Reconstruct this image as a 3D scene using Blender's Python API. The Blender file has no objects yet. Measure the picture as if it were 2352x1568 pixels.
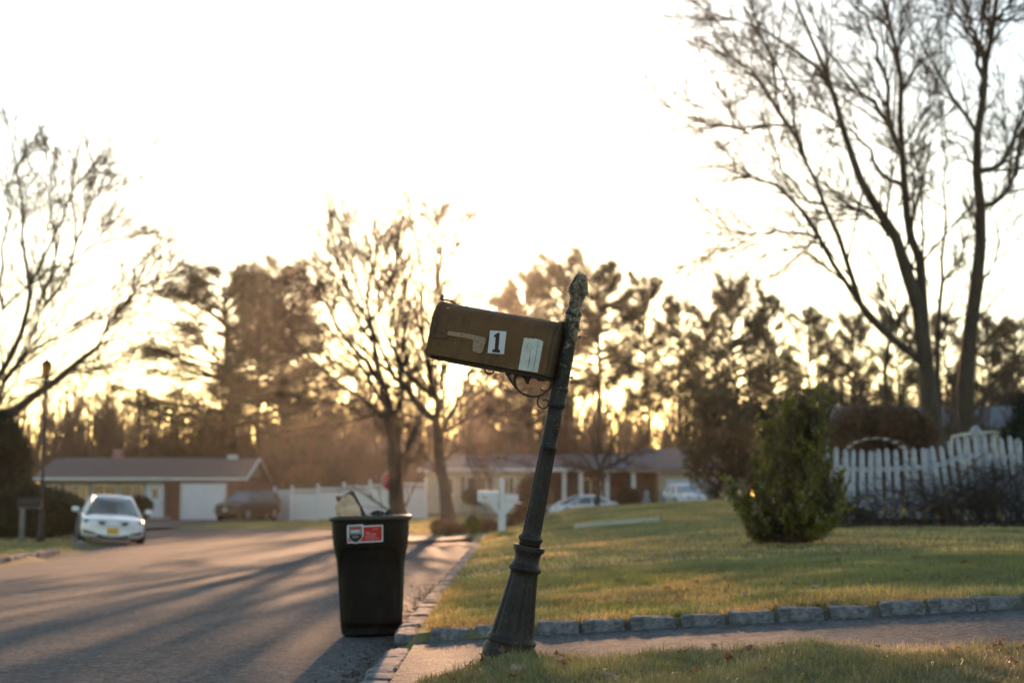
import bpy, math, random
import numpy as np
from mathutils import Vector, Matrix, Euler

R = math.radians
SC = bpy.context.scene
COL = SC.collection
rng = np.random.default_rng(7)
random.seed(7)

# ------------------------------------------------------------------ camera, sky, sun, exposure
F = 3267.0                                   # focal length in units of a 2352 px wide frame (50 mm on 36 mm)
PITCH = math.atan(346.0 / F)
CAMZ = 0.97
cam_d = bpy.data.cameras.new('camera')
cam = bpy.data.objects.new('camera', cam_d)
COL.objects.link(cam)
cam.location = (0, 0, CAMZ)
cam.rotation_euler = (R(90) + PITCH, 0, 0)
cam_d.lens = 50
cam_d.sensor_width = 36
cam_d.clip_start = 0.05
cam_d.clip_end = 3000
cam_d.dof.use_dof = True
cam_d.dof.focus_distance = 5.3
cam_d.dof.aperture_fstop = 2.8
SC.camera = cam

SUN_EL, SUN_AZ = 7.6, -1.75                  # degrees above the horizon, degrees right of the view axis (+Y)
EXPOSURE = 2.5
SKY_STRENGTH = 0.06
SUN_STRENGTH = 2.1
world = bpy.data.worlds.new('World')
SC.world = world
world.use_nodes = True
wn = world.node_tree
wn.nodes.clear()
wo = wn.nodes.new('ShaderNodeOutputWorld')
wb = wn.nodes.new('ShaderNodeBackground')
ws = wn.nodes.new('ShaderNodeTexSky')
ws.sky_type = 'NISHITA'
ws.sun_disc = False
ws.sun_elevation = R(SUN_EL)
ws.sun_rotation = R(SUN_AZ)
ws.altitude = 30
ws.air_density = 1.05
ws.dust_density = 0.45
ws.ozone_density = 1.0
wb.inputs['Strength'].default_value = SKY_STRENGTH
wn.links.new(ws.outputs[0], wb.inputs[0])
wn.links.new(wb.outputs[0], wo.inputs[0])

sun_d = bpy.data.lights.new('sun', 'SUN')
sun_d.energy = SUN_STRENGTH
sun_d.angle = R(0.53)
sun_d.color = (1.0, 0.56, 0.30)
sun = bpy.data.objects.new('sun', sun_d)
COL.objects.link(sun)
sdir = Vector((math.sin(R(SUN_AZ)) * math.cos(R(SUN_EL)), math.cos(R(SUN_AZ)) * math.cos(R(SUN_EL)), math.sin(R(SUN_EL))))
sun.rotation_euler = sdir.to_track_quat('Z', 'Y').to_euler()
sun.location = (0, 0, 30)

SC.view_settings.view_transform = 'Standard'
SC.view_settings.look = 'None'
SC.view_settings.gamma = 1
SC.view_settings.use_curve_mapping = False
SC.view_settings.exposure = EXPOSURE
SC.cycles.max_bounces = 6
SC.cycles.diffuse_bounces = 3
SC.cycles.glossy_bounces = 2
SC.cycles.transmission_bounces = 4
SC.cycles.transparent_max_bounces = 6
SC.cycles.volume_bounces = 0
SC.cycles.caustics_reflective = False
SC.cycles.caustics_refractive = False

# ------------------------------------------------------------------ helpers
cp, sp_ = math.cos(PITCH), math.sin(PITCH)


def at(px, py, Y):
    """point of the place seen at (px, py) of a 2352 px wide frame, at distance Y"""
    u, v = (px - 1176.0) / F, (784.0 - py) / F
    d = (u, cp - v * sp_, sp_ + v * cp)
    s = Y / d[1]
    return np.array((d[0] * s, Y, CAMZ + d[2] * s))


def tag(o, label=None, cat=None, group=None, kind=None):
    if label: o['label'] = label
    if cat: o['category'] = cat
    if group: o['group'] = group
    if kind: o['kind'] = kind
    return o


def empty(name, loc=(0, 0, 0), rz=0.0, label=None, cat=None, group=None, rot=None):
    o = bpy.data.objects.new(name, None)
    o.empty_display_size = 0.1
    COL.objects.link(o)
    o.location = loc
    o.rotation_euler = rot if rot else (0, 0, rz)
    return tag(o, label, cat, group)


def mesh_np(name, V, faces, mat, parent=None, smooth=False, attr=None):
    """V (n,3) array, faces: list of (m,k) int arrays"""
    V = np.asarray(V, np.float32)
    faces = [np.asarray(f, np.int32) for f in faces if len(f)]
    me = bpy.data.meshes.new(name)
    me.vertices.add(len(V))
    me.vertices.foreach_set('co', V.ravel())
    loops = np.concatenate([f.ravel() for f in faces])
    tot = np.concatenate([np.full(len(f), f.shape[1], np.int32) for f in faces])
    start = np.concatenate([[0], np.cumsum(tot)[:-1]]).astype(np.int32)
    me.loops.add(len(loops))
    me.loops.foreach_set('vertex_index', loops)
    me.polygons.add(len(tot))
    me.polygons.foreach_set('loop_start', start)
    me.polygons.foreach_set('loop_total', tot)
    if smooth:
        me.polygons.foreach_set('use_smooth', np.ones(len(tot), bool))
    if attr is not None:
        ca = me.color_attributes.new('tint', 'FLOAT_COLOR', 'POINT')
        ca.data.foreach_set('color', np.asarray(attr, np.float32).ravel())
    me.update(calc_edges=True)
    me.validate()
    if mat: me.materials.append(mat)
    o = bpy.data.objects.new(name, me)
    COL.objects.link(o)
    if parent: o.parent = parent
    return o


class MB:
    """collects plain shapes and links them as one mesh object"""
    def __init__(s):
        s.v, s.f, s.n = [], [], 0

    def add(s, V, Fs):
        V = [tuple(float(c) for c in p) for p in V]
        s.v += V
        s.f += [tuple(i + s.n for i in f) for f in Fs]
        s.n += len(V)
        return s

    def box(s, c, d, M=None, taper=1.0):
        x, y, z = d[0] / 2, d[1] / 2, d[2] / 2
        P = [Vector((sx * x * (taper if sz > 0 else 1), sy * y * (taper if sz > 0 else 1), sz * z)) for sz in (-1, 1) for sx, sy in ((-1, -1), (1, -1), (1, 1), (-1, 1))]
        if M is not None: P = [M @ p for p in P]
        P = [(p[0] + c[0], p[1] + c[1], p[2] + c[2]) for p in P]
        return s.add(P, [(3, 2, 1, 0), (4, 5, 6, 7), (0, 1, 5, 4), (1, 2, 6, 5), (2, 3, 7, 6), (3, 0, 4, 7)])

    def prism(s, poly, y0, y1):
        """polygon in x,z given thickness along y"""
        n = len(poly)
        P = [(p[0], y0, p[1]) for p in poly] + [(p[0], y1, p[1]) for p in poly]
        Fs = [tuple(range(n)), tuple(range(2 * n - 1, n - 1, -1))] + [(i, i + n, (i + 1) % n + n, (i + 1) % n) for i in range(n)]
        return s.add(P, Fs)

    def lathe(s, prof, seg=32, c=(0, 0, 0), sx=1.0, sy=1.0, flute=0.0, nfl=0, fr=None, cap=True):
        P, Fs = [], []
        for k, (r, z) in enumerate(prof):
            for i in range(seg):
                a = 2 * math.pi * i / seg
                rr = r
                if nfl and fr and fr[0] <= k <= fr[1]:
                    rr = r * (1 - flute * abs(math.cos(a * nfl / 2)) ** 8)
                P.append((c[0] + rr * sx * math.cos(a), c[1] + rr * sy * math.sin(a), c[2] + z))
        for k in range(len(prof) - 1):
            for i in range(seg):
                j = (i + 1) % seg
                Fs.append((k * seg + i, k * seg + j, (k + 1) * seg + j, (k + 1) * seg + i))
        if cap:
            Fs.append(tuple(range(seg - 1, -1, -1)))
            Fs.append(tuple((len(prof) - 1) * seg + i for i in range(seg)))
        return s.add(P, Fs)

    def bar(s, a, b, r, k=8, r2=None):
        a, b = Vector(a), Vector(b)
        q = (b - a).to_track_quat('Z', 'Y')
        r2 = r if r2 is None else r2
        P = [a + q @ Vector((r * math.cos(6.2832 * i / k), r * math.sin(6.2832 * i / k), 0)) for i in range(k)]
        P += [b + q @ Vector((r2 * math.cos(6.2832 * i / k), r2 * math.sin(6.2832 * i / k), 0)) for i in range(k)]
        Fs = [(i, (i + 1) % k, (i + 1) % k + k, i + k) for i in range(k)]
        Fs += [tuple(range(k - 1, -1, -1)), tuple(range(k, 2 * k))]
        return s.add(P, Fs)

    def strap(s, pts, w, th):
        """flat bar following pts in the x,z plane; w in plane (number or list), th along y"""
        pts = [np.array(p, float) for p in pts]
        n = len(pts)
        W = w if hasattr(w, '__len__') else [w] * n
        P = []
        for i in range(n):
            t = pts[min(i + 1, n - 1)] - pts[max(i - 1, 0)]
            t = t / (np.linalg.norm(t) + 1e-9)
            nn = np.array((-t[1], t[0])) * W[i] / 2
            for yy in (-th / 2, th / 2):
                for sg in (-1, 1):
                    q = pts[i] + sg * nn
                    P.append((q[0], yy, q[1]))
        Fs = []
        for i in range(n - 1):
            a, b = 4 * i, 4 * i + 4
            Fs += [(a, a + 1, b + 1, b), (a + 3, a + 2, b + 2, b + 3), (a + 1, a + 3, b + 3, b + 1), (a + 2, a, b, b + 2)]
        Fs += [(0, 2, 3, 1), (4 * n - 4, 4 * n - 3, 4 * n - 1, 4 * n - 2)]
        return s.add(P, Fs)

    def build(s, name, mat, parent=None, smooth=False, bevel=0.0, subd=0):
        me = bpy.data.meshes.new(name)
        me.from_pydata(s.v, [], s.f)
        me.validate()
        if smooth: me.polygons.foreach_set('use_smooth', [True] * len(me.polygons))
        if mat: me.materials.append(mat)
        o = bpy.data.objects.new(name, me)
        COL.objects.link(o)
        if parent: o.parent = parent
        if bevel:
            b = o.modifiers.new('bevel', 'BEVEL'); b.width = bevel; b.segments = 2; b.limit_method = 'ANGLE'; b.angle_limit = R(35)
        if subd:
            b = o.modifiers.new('sub', 'SUBSURF'); b.levels = subd; b.render_levels = subd
        return o


def copy_tree(o, parent=None):
    c = o.copy()
    COL.objects.link(c)
    if parent: c.parent = parent
    for ch in list(o.children):
        copy_tree(ch, c)
    return c


def smooth_line(pts, n):
    """Catmull-Rom resample to n points, pts (m,k)"""
    P = np.asarray(pts, float)
    m = len(P)
    t = np.linspace(0, m - 1, n)
    i = np.clip(np.floor(t).astype(int), 0, m - 2)
    u = (t - i)[:, None]
    p1, p2 = P[i], P[i + 1]
    p0 = P[np.clip(i - 1, 0, m - 1)]; p3 = P[np.clip(i + 2, 0, m - 1)]
    return .5 * (2 * p1 + (p2 - p0) * u + (2 * p0 - 5 * p1 + 4 * p2 - p3) * u ** 2 + (3 * p1 - p0 - 3 * p2 + p3) * u ** 3)


# ------------------------------------------------------------------ materials
MATS = {}


def mat(name, col, rough=.8, var=.25, scale=6.0, bump=0.0, bscale=None, spec=.3, metal=0.0, col2=None, mixr=(.4, .6), coat=0, aniso_scale=None):
    if name in MATS: return MATS[name]
    m = bpy.data.materials.new(name); m.use_nodes = True
    nt = m.node_tree; N = nt.nodes; L = nt.links
    b = N['Principled BSDF']
    b.inputs['Roughness'].default_value = rough
    b.inputs['Specular IOR Level'].default_value = spec
    b.inputs['Metallic'].default_value = metal
    b.inputs['Coat Weight'].default_value = coat
    tc = N.new('ShaderNodeTexCoord')
    src = tc.outputs['Object']
    if aniso_scale:
        mp = N.new('ShaderNodeMapping'); mp.inputs['Scale'].default_value = aniso_scale
        L.new(src, mp.inputs[0]); src = mp.outputs[0]
    n = N.new('ShaderNodeTexNoise'); n.inputs['Scale'].default_value = scale; n.inputs['Detail'].default_value = 6; n.inputs['Roughness'].default_value = .65
    L.new(src, n.inputs['Vector'])
    mr = N.new('ShaderNodeMapRange'); mr.inputs['From Min'].default_value = mixr[0] if col2 else .3; mr.inputs['From Max'].default_value = mixr[1] if col2 else .7
    L.new(n.outputs['Fac'], mr.inputs['Value'])
    mx = N.new('ShaderNodeMix'); mx.data_type = 'RGBA'
    c2 = col2 if col2 else tuple(min(1, c * (1 + var)) for c in col)
    c1 = col if col2 else tuple(c * (1 - var) for c in col)
    mx.inputs['A'].default_value = (*c1, 1); mx.inputs['B'].default_value = (*c2, 1)
    L.new(mr.outputs[0], mx.inputs['Factor'])
    L.new(mx.outputs['Result'], b.inputs['Base Color'])
    if bump:
        n2 = N.new('ShaderNodeTexNoise'); n2.inputs['Scale'].default_value = bscale or scale * 4; n2.inputs['Detail'].default_value = 5
        L.new(src, n2.inputs['Vector'])
        bp = N.new('ShaderNodeBump'); bp.inputs['Strength'].default_value = bump; bp.inputs['Distance'].default_value = .01
        L.new(n2.outputs['Fac'], bp.inputs['Height']); L.new(bp.outputs[0], b.inputs['Normal'])
    MATS[name] = m
    return m


def leaf_mat(name, rough=.6, trans=.45, tint=None, var=.5, gloss=.2, varscale=.6):
    """thin leaves and blades: diffuse + translucent + a little gloss; colour from the tint attribute or a given colour"""
    m = bpy.data.materials.new(name); m.use_nodes = True
    nt = m.node_tree; N = nt.nodes; L = nt.links
    N.clear()
    out = N.new('ShaderNodeOutputMaterial')
    d = N.new('ShaderNodeBsdfDiffuse'); t = N.new('ShaderNodeBsdfTranslucent'); g = N.new('ShaderNodeBsdfGlossy')
    g.inputs['Roughness'].default_value = rough * .7
    g.inputs['Color'].default_value = (.9, .9, .9, 1)
    m1 = N.new('ShaderNodeMixShader'); m1.inputs[0].default_value = trans
    m2 = N.new('ShaderNodeMixShader'); m2.inputs[0].default_value = gloss * .15
    if tint is None:
        a = N.new('ShaderNodeAttribute'); a.attribute_name = 'tint'; c = a.outputs['Color']
    else:
        tc = N.new('ShaderNodeTexCoord'); n = N.new('ShaderNodeTexNoise'); n.inputs['Scale'].default_value = varscale; n.inputs['Detail'].default_value = 5
        L.new(tc.outputs['Object'], n.inputs['Vector'])
        mr = N.new('ShaderNodeMapRange'); mr.inputs['From Min'].default_value = .35; mr.inputs['From Max'].default_value = .65
        L.new(n.outputs['Fac'], mr.inputs[0])
        mx = N.new('ShaderNodeMix'); mx.data_type = 'RGBA'
        mx.inputs['A'].default_value = (*[x * (1 - var) for x in tint], 1); mx.inputs['B'].default_value = (*[x * (1 + var) for x in tint], 1)
        L.new(mr.outputs[0], mx.inputs['Factor']); c = mx.outputs['Result']
    L.new(c, d.inputs['Color']); L.new(c, t.inputs['Color'])
    L.new(d.outputs[0], m1.inputs[1]); L.new(t.outputs[0], m1.inputs[2])
    L.new(m1.outputs[0], m2.inputs[1]); L.new(g.outputs[0], m2.inputs[2])
    L.new(m2.outputs[0], out.inputs['Surface'])
    MATS[name] = m
    return m


def asphalt(name, base, warm, pale_patches=.0, speck=.35):
    m = bpy.data.materials.new(name); m.use_nodes = True
    nt = m.node_tree; N = nt.nodes; L = nt.links
    b = N['Principled BSDF']; b.inputs['Roughness'].default_value = .85; b.inputs['Specular IOR Level'].default_value = .15
    tc = N.new('ShaderNodeTexCoord'); src = tc.outputs['Object']

    def noise(s, d=5, r=.6):
        n = N.new('ShaderNodeTexNoise'); n.inputs['Scale'].default_value = s; n.inputs['Detail'].default_value = d; n.inputs['Roughness'].default_value = r
        L.new(src, n.inputs['Vector']); return n.outputs['Fac']

    def rmp(v, a, bb, lo=0, hi=1):
        r = N.new('ShaderNodeMapRange'); r.inputs['From Min'].default_value = a; r.inputs['From Max'].default_value = bb
        r.inputs['To Min'].default_value = lo; r.inputs['To Max'].default_value = hi
        L.new(v, r.inputs[0]); return r.outputs[0]

    def mix(f, a, bb, mode='MIX'):
        x = N.new('ShaderNodeMix'); x.data_type = 'RGBA'; x.blend_type = mode
        if hasattr(f, 'links'): L.new(f, x.inputs['Factor'])
        else: x.inputs['Factor'].default_value = f
        for s_, k in ((a, 'A'), (bb, 'B')):
            if isinstance(s_, tuple): x.inputs[k].default_value = (*s_, 1)
            else: L.new(s_, x.inputs[k])
        return x.outputs['Result']
    c = mix(rmp(noise(.7), .35, .65), base, warm)
    c = mix(rmp(noise(3.5, 6, .7), .3, .7), c, mix(1.0, c, (1.5, 1.45, 1.4), 'MULTIPLY'))
    # aggregate
    vo = N.new('ShaderNodeTexVoronoi'); vo.inputs['Scale'].default_value = 90; L.new(src, vo.inputs['Vector'])
    sep = N.new('ShaderNodeSeparateColor'); L.new(vo.outputs['Color'], sep.inputs[0])
    c = mix(rmp(sep.outputs[0], .55, 1.0, 0, speck), c, (.28, .28, .28))
    c = mix(rmp(sep.outputs[1], .7, 1.0, 0, .6), c, (.012, .012, .013))
    v2 = N.new('ShaderNodeTexVoronoi'); v2.inputs['Scale'].default_value = 34; L.new(src, v2.inputs['Vector'])
    s2 = N.new('ShaderNodeSeparateColor'); L.new(v2.outputs['Color'], s2.inputs[0])
    c = mix(rmp(s2.outputs[0], .80, .95, 0, .55), c, (.20, .20, .20))
    c = mix(rmp(s2.outputs[1], .75, .95, 0, .60), c, (.016, .016, .017))
    c = mix(rmp(noise(9, 6, .85), .52, .66, 0, .7), c, (.025, .023, .022))
    # tar-filled cracks
    wv = N.new('ShaderNodeTexVoronoi'); wv.feature = 'DISTANCE_TO_EDGE'; wv.inputs['Scale'].default_value = .42
    wn_ = N.new('ShaderNodeTexNoise'); wn_.inputs['Scale'].default_value = 1.6; wn_.inputs['Detail'].default_value = 6
    L.new(src, wn_.inputs['Vector'])
    ad = N.new('ShaderNodeVectorMath'); ad.operation = 'ADD'
    sc = N.new('ShaderNodeVectorMath'); sc.operation = 'SCALE'; sc.inputs['Scale'].default_value = .9
    L.new(wn_.outputs['Color'], sc.inputs[0]); L.new(src, ad.inputs[0]); L.new(sc.outputs[0], ad.inputs[1]); L.new(ad.outputs[0], wv.inputs['Vector'])
    c = mix(rmp(wv.outputs['Distance'], .004, .0, 0, .65), c, (.02, .019, .018))
    if pale_patches:
        c = mix(rmp(noise(.35, 8, .75), .57, .64, 0, pale_patches), c, (.17, .165, .16))
        c = mix(rmp(noise(.22, 3, .6), .56, .60, 0, .45), c, (.030, .030, .032))
    L.new(c, b.inputs['Base Color'])
    bp = N.new('ShaderNodeBump'); bp.inputs['Strength'].default_value = .7; bp.inputs['Distance'].default_value = .006
    L.new(vo.outputs['Distance'], bp.inputs['Height'])
    bp2 = N.new('ShaderNodeBump'); bp2.inputs['Strength'].default_value = .8; bp2.inputs['Distance'].default_value = .03
    L.new(noise(6, 6, .7), bp2.inputs['Height']); L.new(bp.outputs[0], bp2.inputs['Normal'])
    L.new(bp2.outputs[0], b.inputs['Normal'])
    return m


M_road = asphalt('road_asphalt', (.055, .060, .068), (.074, .076, .080), .5)
M_drive = asphalt('driveway_asphalt', (.046, .050, .057), (.068, .068, .072), .3, speck=.6)
M_walk = mat('concrete', (.30, .28, .25), .85, .2, 3, .3)
M_stone = mat('granite', (.085, .088, .095), .9, .4, 22, 1.0, 60, col2=(.24, .24, .25), mixr=(.38, .66))
M_mortar = mat('mortar', (.10, .085, .06), .95, .4, 20, .6)
M_soil = mat('lawn_soil', (.20, .155, .07), .95, .3, 3.0, .8, 40, col2=(.10, .125, .035), mixr=(.35, .65))
M_mulch = mat('mulch', (.035, .024, .016), .95, .5, 12, 1.0, 60)
M_bark = mat('bark', (.060, .048, .038), .95, .35, 5, .8, 18, aniso_scale=(1, 1, .25))
M_twig = mat('twig_bark', (.075, .055, .040), .9, .3, 3)
M_pbark = mat('pine_bark', (.055, .038, .028), .95, .35, 5, .8, 18)
M_needle = leaf_mat('pine_needles', tint=(.045, .052, .020), trans=.45, var=.5)
M_cedar = leaf_mat('cedar_foliage', tint=(.022, .030, .013), trans=.25, var=.5)
M_ced2 = leaf_mat('olive_foliage', tint=(.060, .055, .028), trans=.4, var=.5)
M_shrub = leaf_mat('shrub_leaf', tint=(.17, .165, .018), trans=.5, var=.6, rough=.35, gloss=.5, varscale=3)
M_hedge = leaf_mat('hedge_leaf', tint=(.022, .034, .012), trans=.25, var=.4)
M_brown = leaf_mat('brown_leaf', tint=(.13, .075, .040), trans=.35, var=.5, varscale=2)
M_grass = leaf_mat('grass_blade', trans=.5, rough=.5, gloss=.6)
M_dead = leaf_mat('dead_leaf', tint=(.23, .11, .055), trans=.4, var=.5, varscale=8)
M_deadp = leaf_mat('pale_dead_leaf', tint=(.36, .27, .20), trans=.3, var=.3, varscale=8)

# ------------------------------------------------------------------ terrain
KX0, KX1 = -.73, -.57          # kerb along the right side of the road


def road_z(X, Y):
    X = np.asarray(X, float); Y = np.asarray(Y, float)
    return .02 - .006 * (Y - 9.7) + .03 * np.clip(X, -13, 0)


CTRL = np.array([
    (-.57, 8.6, .13), (-.57, 12, .12), (-.57, 17, .10), (-.57, 25, .04), (-.57, 30, .0), (-.57, 35, -.05),
    (.3, 8.7, .188), (1.2, 8.7, .245), (2.9, 8.7, .345), (5, 9, .45), (10, 9, .6),
    (3.3, 16.8, .36), (6, 23.8, .50), (8.2, 23.8, .46), (1, 16, .27), (6, 16, .43), (15, 16, .6), (15, 24, .6),
    (1.6, 40, .50), (3.4, 40, .60), (6.4, 40, .76), (12, 40, .85), (20, 40, .9), (3, 30, .50), (6, 30, .62), (1, 28, .30), (12, 30, .6), (20, 30, .7),
    (0, 44, -.15), (0, 50, -.30), (5, 54, .0), (12, 54, .2), (0, 62, -.45), (8, 66, -.5), (15, 66, -.2), (-3, 46, -.22), (-.57, 40, -.15),
    (-5, 58, -.40), (5, 85, -.75), (11, 85, 0), (12, 96, -.1), (20, 90, .1), (0, 90, -.6), (-3, 75, -.5), (30, 60, .5), (35, 95, .4),
    (-10, 70, -.6), (-20, 90, -.75), (-6, 110, -.6), (10, 120, -.4), (30, 130, 0), (-20, 130, -.8)])


def _tps_fit(C):
    P = C[:, :2] / np.array([6., 10.])
    r = np.linalg.norm(P[:, None] - P[None], axis=2)
    K = np.where(r > 0, r ** 2 * np.log(r + 1e-12), 0) + np.eye(len(P)) * .002
    Q = np.c_[np.ones(len(P)), P]
    A = np.block([[K, Q], [Q.T, np.zeros((3, 3))]])
    return P, np.linalg.solve(A, np.r_[C[:, 2] - road_z(C[:, 0], C[:, 1]), np.zeros(3)])


_TP, _TW = _tps_fit(CTRL)


def lawn_far(X, Y):
    X, Y = np.broadcast_arrays(np.asarray(X, float), np.asarray(Y, float))
    q = np.stack([np.clip(X, -25, 35) / 6., np.clip(Y, 8, 135) / 10.], -1)
    r = np.linalg.norm(q[..., None, :] - _TP, axis=-1)
    U = np.where(r > 0, r ** 2 * np.log(r + 1e-12), 0)
    d = U @ _TW[:-3] + _TW[-3] + q @ _TW[-2:]
    return road_z(X, Y) + d


def drive_z(X, Y):
    return np.clip(.125 + .058 * (np.asarray(X, float) + .0), .085, .6) + 0 * np.asarray(Y)


def edge_near(X):
    return np.interp(X, [-.6, -.3, 0, .5, 6], [6.15, 5.72, 5.50, 5.48, 5.45])


def lawn_near(X, Y):
    X = np.asarray(X, float); Y = np.asarray(Y, float)
    top = np.interp(X, [-.6, -.45, -.3, 0, .5, 1.8, 4, 20], [.105, .165, .275, .388, .402, .428, .50, .7])
    top = top + .012 * np.sin(X * 5.1 + Y * 3) + .01 * np.sin(X * 11 - Y * 7)
    e = edge_near(X)
    t = np.clip((e - Y) / .32, 0, 1); t = t * t * (3 - 2 * t)
    low = drive_z(X, Y) - .03
    return low + (top - low) * t


def kerb_y(X):
    """front face of the stone kerb at the far side of the driveway"""
    return np.interp(X, [-.6, .2, 2, 6], [8.55, 8.5, 8.42, 8.3])


# road outline
RL = [(-8.7, -12), (-8.7, 10), (-8.9, 20), (-9.3, 26), (-9.9, 32), (-11.0, 37), (-12.6, 43), (-15, 49), (-19, 55), (-24, 60), (-34, 66), (-60, 74)]
RR = [(-.62, -12), (-.62, 10), (-.62, 20), (-.62, 27), (-.75, 31), (-1.1, 34), (-2.0, 38), (-3.6, 44), (-5.6, 51), (-8.5, 58), (-14, 65), (-26, 72), (-60, 84)]
RLs = smooth_line(RL, 90); RRs = smooth_line(RR, 90)
POLY = np.vstack([RLs, RRs[::-1]])


def in_poly(X, Y, P):
    c = np.zeros(X.shape, bool)
    x1, y1 = P[:, 0], P[:, 1]; x2, y2 = np.roll(x1, -1), np.roll(y1, -1)
    for a, b, c_, d in zip(x1, y1, x2, y2):
        if b == d: continue
        k = ((b > Y) != (d > Y)) & (X < (c_ - a) * (Y - b) / (d - b) + a)
        c ^= k
    return c


def ground_z(X, Y):
    X = np.asarray(X, float); Y = np.asarray(Y, float)
    g = lawn_far(np.maximum(X, -.57), Y)
    g = np.where(X < -.57, np.where(Y < 38, road_z(X, Y) + .11, lawn_far(X, Y) * .0 + road_z(X, Y) + .10), g)
    w = np.clip((Y - 36) / 8, 0, 1)
    g = np.where((X < -.57) & (X > -3), g * (1 - w * np.clip((X + 3) / 2.4, 0, 1)) + lawn_far(-.57, Y) * w * np.clip((X + 3) / 2.4, 0, 1), g)
    k = kerb_y(X)
    rightside = X > -.62
    g = np.where(rightside & (Y < k + .05), drive_z(X, Y) - .03, g)
    g = np.where(rightside & (Y < edge_near(X)), lawn_near(X, Y), g)
    return g


def gz(x, y):
    return float(ground_z(np.array([x]), np.array([y]))[0])


def stack_axis(parts):
    a = []
    for lo, hi, st in parts:
        a.append(np.arange(lo, hi - 1e-6, st))
    a.append([parts[-1][1]])
    return np.unique(np.round(np.concatenate(a), 4))


gx = stack_axis([(-400, -100, 60), (-100, -30, 5), (-30, -12, 1), (-12, -1, .5), (-1, -.75, .05), (-.73, -.57, .16), (-.57, 3.6, .06), (3.6, 12, .4), (12, 40, 2), (40, 100, 10), (100, 400, 60)])
gy = stack_axis([(-40, 0, 5), (0, 3, .5), (3, 9, .06), (9, 30, .4), (30, 70, 1), (70, 140, 4), (140, 300, 20), (300, 1500, 200)])
GX, GY = np.meshgrid(gx, gy)
GZ = ground_z(GX, GY)
inside = in_poly(GX, GY, POLY)
GZ = np.where(inside, road_z(GX, GY) - .06, GZ)
ny, nx = GX.shape
idx = np.arange(nx * ny).reshape(ny, nx)
quads = np.stack([idx[:-1, :-1], idx[:-1, 1:], idx[1:, 1:], idx[1:, :-1]], -1).reshape(-1, 4)
ground = mesh_np('ground', np.stack([GX, GY, GZ], -1).reshape(-1, 3), [quads], M_soil, smooth=True)
tag(ground, kind='structure')

# road sheet
nr = 90; nc = 12
T = np.linspace(0, 1, nc)
RV = RLs[:, None, :] * (1 - T[None, :, None]) + RRs[:, None, :] * T[None, :, None]
rz = road_z(RV[..., 0], RV[..., 1])
idr = np.arange(nr * nc).reshape(nr, nc)
rq = np.stack([idr[:-1, :-1], idr[:-1, 1:], idr[1:, 1:], idr[1:, :-1]], -1).reshape(-1, 4)
road = mesh_np('road', np.concatenate([RV, rz[..., None]], -1).reshape(-1, 3), [rq], M_road, smooth=True)
tag(road, kind='structure')


def sheet(name, left, right, zfun, m, n=40, k=6, kind='structure'):
    A, B = smooth_line(left, n), smooth_line(right, n)
    T = np.linspace(0, 1, k)
    V = A[:, None] * (1 - T[None, :, None]) + B[:, None] * T[None, :, None]
    z = zfun(V[..., 0], V[..., 1])
    i = np.arange(n * k).reshape(n, k)
    q = np.stack([i[:-1, :-1], i[:-1, 1:], i[1:, 1:], i[1:, :-1]], -1).reshape(-1, 4)
    o = mesh_np(name, np.concatenate([V, np.asarray(z)[..., None]], -1).reshape(-1, 3), [q], m, smooth=True)
    tag(o, kind=kind)
    return o


sheet('driveway', [(-.57, 5.9), (-.3, 5.5), (0, 5.3), (.5, 5.25), (3, 5.2), (9, 5.2)], [(-.57, 8.56), (-.3, 8.54), (0, 8.52), (.5, 8.51), (3, 8.4), (9, 8.2)], lambda x, y: drive_z(x, y), M_drive, 50, 14)
# neighbour's pale concrete apron and front walk
sheet('driveway', [(-3.9, 33.5), (-2.2, 32.6), (-.4, 33.2)], [(-3.6, 36.8), (-2.0, 36.2), (-.1, 36.0)], lambda x, y: road_z(x, y) + .05 + np.clip(x + 2, 0, 2) * .03, mat('old_concrete', (.15, .145, .14), .9, .25, 3, .3), 12, 4)
# left neighbour's asphalt drive leading to the garage
sheet('driveway', [(-24, 58), (-22.5, 70), (-22.5, 89.6)], [(-16, 60), (-15.5, 70), (-17.2, 89.6)], lambda x, y: np.maximum(road_z(x, y) + .02, ground_z(x, y) + .02), mat('drive_dark', (.05, .05, .053), .8, .3, 2, .3), 20, 8)


# short worn paint marks on the asphalt
for (pa, pb, w_) in (((22, 1368), (92, 1366), .07), ((58, 1298), (120, 1293), .06), ((725, 1236), (745, 1234), .05)):
    A_, B_ = [], []
    for k_ in range(7):
        t_ = k_ / 6; q_ = np.array([pa[0] + (pb[0] - pa[0]) * t_, pa[1] + (pb[1] - pa[1]) * t_])
        lo_, hi_ = 4.0, 70.0
        for _ in range(40):
            md = (lo_ + hi_) / 2; p_ = at(q_[0], q_[1], md)
            if p_[2] > float(road_z(p_[0], p_[1])): lo_ = md
            else: hi_ = md
        p_ = at(q_[0], q_[1], lo_); h_ = w_ * random.uniform(.4, 1.2) * (.3 if k_ in (0, 6) else 1) * lo_ / 12
        A_.append((p_[0], p_[1] - h_)); B_.append((p_[0], p_[1] + h_))
    sheet('road_marking', A_, B_, lambda x, y: road_z(x, y) + .004, mat('worn_paint', (.30, .29, .27), .8, .4, 20), 14, 3)


# pale stone strip lying across the lawn
def px_ground(px, py, Y0=25.0):
    lo, hi = 5.0, 60.0
    for _ in range(40):
        mid = (lo + hi) / 2
        p = at(px, py, mid)
        if p[2] > gz(p[0], p[1]): lo = mid
        else: hi = mid
    return at(px, py, lo)


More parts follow.
